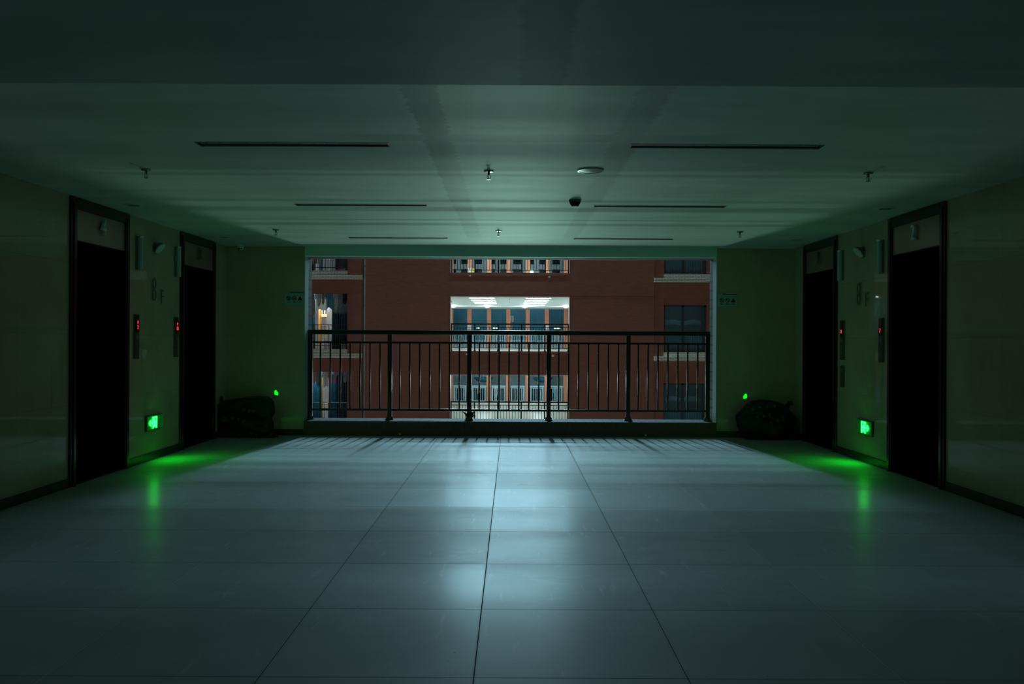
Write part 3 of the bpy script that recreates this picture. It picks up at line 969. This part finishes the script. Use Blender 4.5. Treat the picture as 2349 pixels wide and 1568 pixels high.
# strip lights and round lamps of the lit lobby (middle storey)
n = 0
for i, (a, side) in enumerate(((-1.9, 'left'), (.6, 'right'))):
    for j, y in enumerate((37.4, 39.3, 41.1, 42.8, 45.0)):
        if i == 0 and j == 4: continue
        t = thing('lit_strip_light', 'bright strip light in the lobby across the court, %s set, %s row from the front' % (side, ordn[j]), 'strip light', (a + .56, y, 3.07), 0, 'lit strip lights across the court')
        MB().box(-.56, -.22, -.012, .56, .22, 0).build('housing', M['sleeve'], t)
        MB().box(-.55, -.2, -.02, .55, .2, -.008).build('diffuser', M['strip'], t)
ROUNDS = []
for i, x in enumerate((-3.26, -1.38, .70, 2.97)):
    t = thing('round_ceiling_lamp', 'lit round ceiling lamp in the lobby across the court, %s from the left' % ordn[i], 'ceiling lamp', (x, 46.9, 3.07), 0, 'lit round lamps across the court')
    MB().lathe([(.002, 0), (.15, 0), (.15, -.02), (.002, -.02)], seg=24).build('rim', M['sleeve'], t, True)
    MB().lathe([(.14, -.018), (.12, -.05), (.07, -.075), (.003, -.085)], seg=24).build('globe', M['round_lamp'], t, True)
    ROUNDS.append(t)
def point(name, loc, power, color, rad, parent=None):
    l = bpy.data.lights.new(name, 'POINT'); l.energy = power; l.color = color; l.shadow_soft_size = rad
    o = bpy.data.objects.new(name, l); COL.objects.link(o); o.location = loc
    if parent: o.parent = parent
    return o
for t in ROUNDS: point('lamp', (0, 0, -.3), 42, (.80, .97, 1), .15, t)
for k in KS:
    z0 = ST * k
    if k == 0: continue
    for x in (-1.6, 1.5):
        for y in (39.5, 44.5, 49.6):
            point('lobby_lamp', (x, y, 2.55 + z0), LOBBY_ROUND * (3 if k > 0 else 2.2), (.80, .98, 1.0), .35)

# unseen lights added on that block to brighten our floor and ceiling
def added_light(x, y, z, wd, p, c, label):
    t = thing('added_light', label, 'added_light', (x, y, z))
    hh = .48 if wd > 3 else .15
    MB().box(-wd / 2 - .03, .02, -hh, wd / 2 + .03, .14, hh, .02).build('housing', M['grey_plastic'], t)
    MB().box(-.04, .14, -.05, .04, .26, .05).build('bracket', M['grey_plastic'], t)
    l = bpy.data.lights.new('added_fill', 'AREA'); l.shape = 'RECTANGLE'; l.size = wd; l.size_y = .9 if wd > 3 else .2
    l.energy = p; l.color = c
    o = bpy.data.objects.new('lamp', l); COL.objects.link(o); o.parent = t
    d = Vector((0, 9.0 - y, 1.0 - z)); o.rotation_euler = d.to_track_quat('-Z', 'Y').to_euler()
    o.location = (0, -.12, 0)
for i, f in enumerate(FILL_LIGHTS):
    added_light(*f, 'added unseen light above the stacked lobby openings, %s storey level' % ['first upper', 'second upper', 'third upper', 'fourth upper', 'fifth upper', 'top', 'first lower', 'second lower', 'third lower'][i])
def facade_fill_light(x, y, z, p, i):  # added out of view to light the opposite brick
    t = thing('added_facade_light', 'added unseen light on our own facade outside, number %s along' % ordn[i], 'added_light', (x, y, z))
    MB().box(-.2, -.12, -.15, .2, -.02, .15, .02).build('housing', M['grey_plastic'], t)
    l = bpy.data.lights.new('added_fill', 'AREA'); l.size = .5; l.energy = p; l.color = (1, .93, .88)
    o = bpy.data.objects.new('lamp', l); COL.objects.link(o); o.parent = t
    d = Vector((0 - x, 36 - y, 2 - z)); o.rotation_euler = d.to_track_quat('-Z', 'Y').to_euler()
for i, f in enumerate(FACADE_FILLS): facade_fill_light(*f, i)

# notices on the pillars
for (x, z, lab) in ((PX[1], 1.97, 'white paper notice on a brick pillar across the court, left one, middle storey'),
                    (PX[5], 1.97, 'white paper notice on a brick pillar across the court, right one, middle storey'),
                    (PX[1], 5.41, 'white paper notice on a brick pillar across the court, top visible storey')):
    o = MB().box(-.11, -.008, -.12, .11, 0, .12).build('paper_notice', M['white_curtain'], None, loc=(x, 51.3, z))
    tag(o, lab, 'notice', 'paper notices on the brick pillars')

# ------------------------------------------------------------ garments
def garment(px, ytop, ybot, wpx, cloth, style, Y, label, name='garment', group='laundry'):
    ppm = 1941 / Y
    x = (px - 1175) / ppm; zt_ = 1.265 - (ytop - 777) / ppm; zb_ = 1.265 - (ybot - 777) / ppm
    w = wpx / ppm; h = zt_ - zb_
    nx, nz = 14, 16
    rr = random.Random(int(px * 7 + ytop))
    ph = rr.uniform(0, 6); am = .03 * min(1, w / .3)
    def prof(t):     # t 0 top .. 1 bottom
        if style == 'shirt': return (.55 + 2.2 * t if t < .2 else (1.0 if t < .42 else .74))
        if style == 'trousers': return .8 + .1 * sin(3 * t)
        if style == 'drape': return 1 - .6 * max(0, t - .5) * 2 * .9
        return 1.
    m = MB(); fr, bk = [], []
    for j in range(nz + 1):
        t_ = j / nz; rf, rb = [], []
        for i in range(nx + 1):
            s = i / nx * 2 - 1
            xx = s * w / 2 * prof(t_) + .02 * sin(t_ * 5 + ph) * t_
            yy = am * sin(s * 5 + ph + t_ * 1.5) * (.3 + t_)
            zz = -t_ * h - (.06 * h * (cos(s * 4 + ph) - 1) if t_ > .9 else 0)
            rf.append(m.bm.verts.new((xx, yy - .006, zz))); rb.append(m.bm.verts.new((xx, yy + .006, zz)))
        fr.append(rf); bk.append(rb)
    for j in range(nz):
        for i in range(nx):
            m.bm.faces.new((fr[j][i], fr[j][i + 1], fr[j + 1][i + 1], fr[j + 1][i]))
            m.bm.faces.new((bk[j][i], bk[j + 1][i], bk[j + 1][i + 1], bk[j][i + 1]))
    for j in range(nz):
        m.bm.faces.new((fr[j][0], fr[j + 1][0], bk[j + 1][0], bk[j][0]))
        m.bm.faces.new((fr[j][nx], bk[j][nx], bk[j + 1][nx], fr[j + 1][nx]))
    for i in range(nx):
        m.bm.faces.new((fr[0][i], bk[0][i], bk[0][i + 1], fr[0][i + 1]))
        m.bm.faces.new((fr[nz][i], fr[nz][i + 1], bk[nz][i + 1], bk[nz][i]))
    o = m.build(name, M[cloth if cloth in M else 'cloth_' + cloth], None, True, loc=(x, Y, zt_))
    return tag(o, label, name.replace('_', ' '), group)

def curtain(x0, x1, y, z0, z1, mat, label, waves=9, amp=.03, group=None):
    m = MB(); n = waves * 8
    a = []; b = []; c = []; d = []
    for i in range(n + 1):
        t_ = i / n; x = (x1 - x0) * t_; yy = amp * sin(t_ * waves * 2 * pi)
        a.append(m.bm.verts.new((x, yy - .006, 0))); b.append(m.bm.verts.new((x, yy - .006, z1 - z0)))
        c.append(m.bm.verts.new((x, yy + .006, 0))); d.append(m.bm.verts.new((x, yy + .006, z1 - z0)))
    for i in range(n):
        m.bm.faces.new((a[i], a[i + 1], b[i + 1], b[i])); m.bm.faces.new((c[i], d[i], d[i + 1], c[i + 1]))
        m.bm.faces.new((b[i], b[i + 1], d[i + 1], d[i])); m.bm.faces.new((a[i], c[i], c[i + 1], a[i + 1]))
    m.bm.faces.new((a[0], b[0], d[0], c[0])); m.bm.faces.new((a[n], c[n], d[n], b[n]))
    o = m.build('curtain', M[mat], None, True, loc=(x0, y, z0))
    return tag(o, label, 'curtain', group)

# ------------------------------------------------------------ left dormitory rooms
RX0, RX1 = UL[0] - .1, UL[1] + .02
for k in (-1, 0, 1):
    z0 = ST * k
    m = MB()
    m.box(RX0, FT, .5 + z0, RX1 + .1, 6.0, .62 + z0); m.box(RX0, FT, 3.32 + z0, RX1 + .1, 6.0, 3.42 + z0)
    m.box(RX0 - .1, FT, .6 + z0, RX0, 6.0, 3.35 + z0); m.box(RX1, FT, .6 + z0, RX1 + .1, 1.6, 3.35 + z0)
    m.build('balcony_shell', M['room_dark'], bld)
    m = MB(); m.box(RX0, 5.9, .6 + z0, RX1 + .1, 6.0, 3.35 + z0); m.box(RX1 - .45, 1.75, .6 + z0, RX1 - .4, 5.9, 3.35 + z0)
    m.build('room_wall', M['room_wall'], bld)
    # glazed partition with its doorway
    m = MB()
    m.box(RX0, 1.55, .6 + z0, -8.74, 1.62, 3.35 + z0); m.box(-7.99, 1.55, .6 + z0, RX1, 1.62, 3.35 + z0)
    m.box(-8.74, 1.55, 3.0 + z0, -7.99, 1.62, 3.35 + z0)
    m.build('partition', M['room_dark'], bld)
    o = MB().cyl((RX0 + .1, 0, 0), (RX1 - .05, 0, 0), .012, .012, 8).build('clothes_rail', M['chrome'], None)
    o.location = (0, FY + .75, 3.22 + z0)
    tag(o, 'thin metal clothes rail under the left balcony ceiling, %s' % {0: 'middle storey', 1: 'top storey', -1: 'lower storey'}[k], 'clothes rail', 'balcony clothes rails')
    t = thing('room_lamp', 'ceiling lamp inside the left dormitory room, %s' % {0: 'middle storey', 1: 'top storey', -1: 'lower storey'}[k], 'ceiling lamp', (-8.36, FY + 1.95, 3.32 + z0), 0, 'dormitory room lamps')
    MB().lathe([(.002, 0), (.16, 0), (.15, -.05), (.002, -.06)], seg=20).build('shade', M['white_plastic'], t, True)
    point('lamp', (0, 0, -.12), ROOM_LAMP, (1, .97, .92), .1, t)
    point('lamp', (-.1, -1.1, -.09), 12.0 if k == 0 else 24.0, (.8, .95, 1), .1, t)
    # balcony guard rail
    t = thing('balcony_railing', 'thin black balcony railing on the left side across the court, %s' % {0: 'middle storey', 1: 'top storey', -1: 'lower storey'}[k], 'railing', (-8.7, FY + .2, .8 + z0), 0, 'left balcony railings')
    L = 1.7
    zr = {0: 1.02, 1: 1.02, -1: 1.02}[k]
    MB().box(-L, -.015, zr, L, .015, zr + .03).build('top_rail', M['railing'] if k >= 0 else M['blue_steel'], t)
    MB().box(-L, -.012, .14, L, .012, .165).build('bottom_rail', M['railing'], t)
    for q in range(22):
        x = -L + .08 + q * (2 * L - .16) / 21
        if x < -.75: continue
        MB().box(x - .008, -.008, .0, x + .008, .008, zr).build('baluster', M['railing'], t)

# bunk bed seen through the middle doorway
bx, by, bz = -8.74, FY + 2.4, .62
t = thing('bunk_bed', 'orange pine bunk bed with desk below in the lit room across the court', 'bunk bed', (bx, by, bz))
for (x, y) in ((0, 0), (.9, 0), (0, 1.9), (.9, 1.9)):
    MB().box(x - .04, y - .04, 0, x + .04, y + .04, 2.15 if y else 1.95, .004).build('post', M['wood'], t)
MB().box(.04, -.03, 1.60, .86, .0, 1.73).build('bed_rail', M['wood_pale'], t)
MB().box(.04, 0, 1.58, .86, 1.9, 1.64).build('upper_deck', M['wood_pale'], t)
mt_ = MB().box(.05, .02, 1.64, .85, 1.88, 1.72, .03).build('mattress', M['white_curtain'], t)
for x in (.12, .24, .36, .48):
    MB().box(x - .025, -.02, 1.73, x + .025, .0, 1.90).build('guard_slat', M['wood_pale'], t)
MB().box(.04, .3, .72, .86, .9, .76).build('desk_top', M['wood'], t)
m = MB()
for z in (.3, .6, .9, 1.2): m.box(.10, -.07, z, .36, -.03, z + .03)
m.box(.34, -.07, 0, .39, -.03, 1.75); m.box(.06, -.07, 0, .10, -.03, 1.75)
m.build('ladder', M['wood'], t)
t = thing('wardrobe', 'tall narrow white wardrobe beside the bunk bed across the court', 'wardrobe', (-8.24, FY + 2.0, .62))
MB().box(-.07, 0, 0, .07, .3, 2.1, .006).build('body', M['white_plastic'], t)
MB().box(-.062, -.015, .03, .062, 0, 2.07, .004).build('door', M['white_plastic'], t)
MB().cyl((.04, -.022, .95), (.04, -.022, 1.15), .008, .008, 8).build('handle', M['chrome'], t)

for args in [
    (717, 665, 730, 9, 'grey', 'plain', 'dark grey towel at the far left of the middle balcony line'),
    (732, 665, 708, 10, 'pale green', 'drape', 'pale green garment hanging on the middle left balcony'),
    (741, 665, 702, 6, 'olive', 'plain', 'narrow olive garment hanging beside the pale green one'),
    (757, 665, 712, 24, 'blue', 'shirt', 'blue T-shirt hanging on the middle left balcony'),
    (770, 665, 720, 12, 'light grey', 'drape', 'light grey shirt hanging right of the blue T-shirt'),
    (780, 665, 723, 11, 'grey', 'drape', 'grey garment tapering down near the balcony end'),
    (791, 665, 700, 10, 'dark', 'plain', 'black garment last on the middle balcony line'),
]: garment(*args[:6], FY + .75, args[6], group='laundry on the middle left balcony')
for args in [
    (716, 575, 612, 8, 'light grey', 'plain', 'light grey garment at the left of the top balcony'),
    (724, 575, 610, 8, 'grey', 'plain', 'mid grey garment on the top balcony'),
    (731, 575, 610, 6, 'pale green', 'drape', 'pale green garment on the top balcony'),
]: garment(*args[:6], FY + .75, args[6], group='laundry on the top left balcony')
for args in [
    (718, 845, 882, 9, 'pale green', 'plain', 'pale green shirt leftmost on the lower balcony line'),
    (724, 845, 880, 8, 'salmon', 'plain', 'salmon pink garment near the left of the lower line'),
    (732, 845, 892, 12, 'grey', 'drape', 'grey shirt hanging on the lower left balcony'),
    (748, 852, 890, 15, 'white', 'shirt', 'white shirt hanging on the lower left balcony'),
    (758, 845, 884, 9, 'pink', 'drape', 'pink top hanging right of the white shirt'),
    (769, 845, 884, 6, 'pink', 'plain', 'narrow pink cloth on the lower left balcony'),
    (774, 845, 865, 14, 'lavender', 'plain', 'lavender cloth folded over the lower clothes rail'),
    (783, 845, 905, 8, 'dark', 'plain', 'black trousers hanging on the lower left balcony'),
    (793, 845, 880, 8, 'light blue', 'plain', 'light blue towel last on the lower balcony line'),
]: garment(*args[:6], FY + .75, args[6], group='laundry on the lower left balcony')
# curtains
curtain(-9.3, -8.76, FY + 1.45, .65, 3.0, 'blue_curtain', 'dark blue curtain left of the lit middle doorway', 7)
curtain(-7.93, -7.05, FY + 1.45, .65, 2.35, 'navy_curtain', 'dark blue curtain right of the lit middle doorway', 11)
for i, (a, b, mt_) in enumerate(((-8.55, -8.36, 'pale_blue_curtain'), (-8.34, -8.14, 'white_curtain'), (-8.08, -7.97, 'white_curtain'), (-7.94, -7.82, 'white_curtain'))):
    curtain(a, b, FY + 1.4, .65 + ST, 3.1 + ST, mt_, ['pale blue curtain strip on the top left balcony', 'broad white curtain strip on the top left balcony',
            'narrow white curtain strip in the middle of the top left balcony', 'white curtain strip nearest the dark glass, top left balcony'][i], 2, .02)
curtain(-8.95, -8.42, FY + 1.45, .65 - ST, 3.0 - ST, 'blue_curtain', 'bright blue curtain left of the lower doorway', 8)
curtain(-8.10, -7.75, FY + 1.45, .65 - ST, 3.0 - ST, 'blue_curtain', 'bright blue curtain right of the lower doorway', 6)
curtain(-7.70, -7.03, FY + 1.45, .65 - ST, 2.9 - ST, 'navy_curtain', 'dark blue curtain at the end of the lower balcony', 9)
o = MB().box(-.03, -.03, 0, .03, .03, 2.3).box(-.32, -.03, 1.0, .03, .03, 1.06).box(-.35, -.03, 0, -.29, .03, 2.3).box(-.35, -.03, 2.24, .03, .03, 2.3).build('door_frame', M['wood'], None, loc=(-8.12, FY + 1.66, .62 - ST))
tag(o, 'orange wooden door frame in the lower left room across the court', 'door frame')
t = thing('storage_box', 'red and yellow printed box on the lower left balcony floor', 'box', (-8.42, FY + .9, .62 - ST))
MB().box(-.17, -.1, 0, .03, .1, .22).build('yellow_base', M['cloth_yellow'], t)
MB().box(.03, -.1, 0, .17, .1, .30).build('red_side', M['cloth_red'], t)
MB().box(-.17, -.1, .22, .03, .1, .30).build('lid', M['cloth_salmon'], t)

# ------------------------------------------------------------ right windows
for k in (-1, 0, 1):
    z0 = ST * k; nm = {0: 'middle storey', 1: 'top storey', -1: 'lower storey'}[k]
    m = MB()
    m.box(UR[0] - .1, FT, .5 + z0, UR[1] + .1, 4, .62 + z0); m.box(UR[0] - .1, FT, 3.1 + z0, UR[1] + .1, 4, 3.2 + z0)
    m.box(UR[0] - .1, FT, .6 + z0, UR[0], 4, 3.1 + z0); m.box(UR[1], FT, .6 + z0, UR[1] + .1, 4, 3.1 + z0); m.box(UR[0], 3.9, .6 + z0, UR[1], 4, 3.1 + z0)
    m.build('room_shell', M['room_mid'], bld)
    MB().box(UR[0], .05, 2.74 + z0, UR[1], .3, URz[1] + z0 + .02).build('lintel', M['brick'], bld)
    MB().box(8.28, .05, .7 + z0, UR[1], .3, 2.74 + z0).build('side_return', M['brick'], bld)
    w = MB()
    wx0, wx1, wz0, wz1 = UR[0], 8.28, .74 + z0, 2.74 + z0
    for x in (wx0 + .03, 7.30, wx1 - .03): w.box(x - .045, .12, wz0, x + .045, .2, wz1)
    w.box(wx0, .12, wz0, wx1, .2, wz0 + .06); w.box(wx0, .12, wz1 - .07, wx1, .2, wz1)
    f = w.build('window_frame', M['frame_dark'], bld)
    MB().box(wx0 + .07, .15, wz0 + .06, 7.26, .16, wz1 - .07).build('pane', M['glass'], f)
    MB().box(7.34, .15, wz0 + .06, wx1 - .07, .16, wz1 - .07).build('pane', M['glass'], f)
    curtain(wx0 + .1, wx1 - .1, FY + .45, .65 + z0, 1.55 + z0, 'pale_blue_curtain', 'pleated grey-blue half curtain behind the right window, %s' % nm, 16, .02, 'half curtains behind the right windows')
    t = thing('cloth_line_blanket', 'pale blanket hung inside the right window, %s' % nm, 'blanket', (7.35, FY + .75, 1.85 + z0), 0, 'blankets inside the right windows')
    mm = MB()
    for s, x0_, x1_ in ((0, -.85, -.03), (1, .03, .85)):
        pts = [(x0_, .02), (x0_ * .5 + x1_ * .5, .10), (x1_, .04), (x1_, .22), (x0_ * .4 + x1_ * .6, .30), (x0_, .2)]
        mm.prism(pts, -.02, .02)
    mm.build('cloth', M['blanket'], t)
    point('added_room_light', (7.35, FY + .37, 2.9 + z0), 26.0, (.5, .9, 1), .06)  # light added out of sight behind the lintel for curtain and blanket

# ------------------------------------------------------------ beyond the lobby: laundry and far block
for args in [
    (1058, 761, 792, 9, 'light grey', 'plain', 'pale towel behind the first balustrade, middle storey'),
    (1136, 761, 791, 13, 'white', 'shirt', 'white shirt behind the third balustrade, middle storey'),
    (1278, 761, 790, 13, 'white', 'plain', 'white sheet behind the sixth balustrade, middle storey'),
    (1229, 761, 792, 9, 'light blue', 'plain', 'light blue towel behind the fifth balustrade, middle storey'),
    (1068, 887, 918, 7, 'white', 'plain', 'white cloth behind the first balustrade, lower storey'),
    (1098, 887, 904, 4, 'yellow', 'drape', 'small yellow cloth behind the second balustrade, lower storey'),
    (1138, 887, 920, 9, 'white', 'drape', 'white cloth behind the third balustrade, lower storey'),
    (1276, 887, 920, 13, 'light blue', 'shirt', 'pale blue shirt behind the sixth balustrade, lower storey'),
]: garment(*args[:6], 51.9, args[6], group='laundry behind the far balustrades')
garment(1086, 616, 626, 6, 'yellow', 'plain', 51.2, 'yellow cloth hanging beside a pillar, top visible storey', group='laundry behind the far balustrades')
for x, lab in ((1110, 'left'), (1246, 'right')):
    X = (x - 1175) / 37.2
    t = thing('umbrella', 'open blue umbrella hung upside down beyond the pillars, %s one' % lab, 'umbrella', (X, 52.3, -1.42), 0, 'blue umbrellas beyond the pillars')
    prof = [(.02, 0)] + [(.62 * sin(a), .36 * (1 - cos(a))) for a in [i * pi / 18 for i in range(1, 9)]]
    MB().lathe(prof + [(p[0] - .006, p[1] + .006) for p in prof[::-1]], seg=16).build('canopy', M['umbrella'], t, True)
    MB().cyl((0, 0, -.05), (0, 0, .7), .012, .012, 8).build('shaft', M['chrome'], t, True)
far = thing('far_building', 'dim teal building seen through the lit lobby beyond the brick pillars', 'building', (0, 56, 0))
MB().box(-14, 0, 1.2, 14, .4, 4.2).build('upper_wall', M['far_teal'], far)
MB().box(-14, 0, -12, 14, .4, 1.2).build('lower_wall', M['far_grey'], far)
MB().box(-14, 0, 4.2, 14, .4, 24).build('top_wall', M['far_grey'], far)
for kk in range(2):
    for i in range(12):
        x = -5.1 + i * .86; z = 5.25 + kk * .95
        lit = (i, kk) in ((7, 0),)
        f = MB().box(x, -.03, z, x + .52, .02, z + .62).build('window', M['frame_dark'], far)
        MB().box(x + .03, -.04, z + .03, x + .49, -.025, z + .59).build('pane', M['far_lit'] if lit else M['far_glass'], f)
for i in range(9):
    x = -4.8 + i * 1.16
    f = MB().box(x, -.03, -3.0, x + .8, .02, -1.95).build('window', M['frame_dark'], far)
    MB().box(x + .04, -.04, -2.96, x + .76, -.025, -1.99).build('pane', M['far_glass'], f)

for i, (px, w_) in enumerate(((1097, 7), (1137, 12), (1278, 15))):
    x = (px - 1175) / 34.66; w_ = w_ / 34.66
    f = MB().box(x - w_ / 2 - .03, -.03, 1.80, x + w_ / 2 + .03, .02, 2.08).build('window', M['frame_dark'], far)
    MB().box(x - w_ / 2, -.04, 1.93, x + w_ / 2, -.025, 2.05).build('pane', M['far_lit'], f)
MB().cyl((-.02, -.1, 1.2), (-.02, -.1, 2.75), .06, .06, 12).build('pale_pipe', M['cloth_light grey'], far, True)
MB().box(-.12, -.14, 2.4, .1, -.02, 2.78).build('pipe_box', M['white_plastic'], far)
for i, (x, y) in enumerate(((-3.0, 38.2), (-2.95, 41.2), (-.13, 38.2), (-.13, 41.2), (2.9, 38.2), (2.9, 41.2))):
    dup(sp0, 'sprinkler head on the lit lobby ceiling across the court, %s counting from the left front' % ordn[i], (x, y, 3.07), group='sprinklers on the lit ceiling across the court')
t = thing('drain_spout', 'small white drain spout in the brick below the top lobby opening, left one', 'drain spout', ((1078 - 1175) / 53.9, FY, z8(632)), 0, 'drain spouts across the court')
MB().cyl((0, .02, 0), (0, -.10, -.01), .032, .032, 14).build('pipe', M['white_plastic'], t, True)
MB().cyl((0, .0, 0), (0, -.012, 0), .05, .05, 14).build('collar', M['white_plastic'], t, True)
dup(t, 'small white drain spout in the brick below the top lobby opening, right one', ((1260 - 1175) / 53.9, FY, z8(634)))
dup(t, 'small white drain spout below the lit middle lobby, left one', ((1072 - 1175) / 53.9, FY, z8(812)))
dup(t, 'small white drain spout below the lit middle lobby, right one', ((1269 - 1175) / 53.9, FY, z8(815)))

for k, z, st_ in ((0, 1.691, 'middle storey'), (-1, -1.678, 'lower storey')):
    o = MB().cyl((-3.7, 0, 0), (3.3, 0, 0), .008, .008, 6).box(-3.72, -.36, -.012, -3.68, .01, .012).box(3.24, -.36, -.012, 3.28, .01, .012).build('washing_line', M['chrome'], None, loc=(0, 51.9, z))
    tag(o, 'thin washing line behind the far balustrades, %s' % st_, 'washing line', 'washing lines behind the balustrades')

def tub(px, py, w, hgt, mat, label):
    x = (px - 1175) / 52.6; z = z8(py, 52.6)
    o = MB().lathe([(w * .36, 0), (w * .5, hgt), (w * .53, hgt), (w * .53, hgt - .02), (w * .47, hgt - .02), (w * .33, .02), (.003, .02)], seg=20).build('plastic_tub', M[mat], None, True, loc=(x, FY + .9, z))
    tag(o, label, 'tub', 'plastic tubs on the left balconies')
tub(789, 802, .34, .22, 'cloth_light blue', 'pale blue plastic tub at the end of the middle left balcony')
tub(790, 627, .30, .22, 'cloth_light blue', 'pale blue plastic tub at the end of the top left balcony')
tub(781, 627, .20, .26, 'cloth_pink', 'small pink tub beside the blue one, top left balcony')
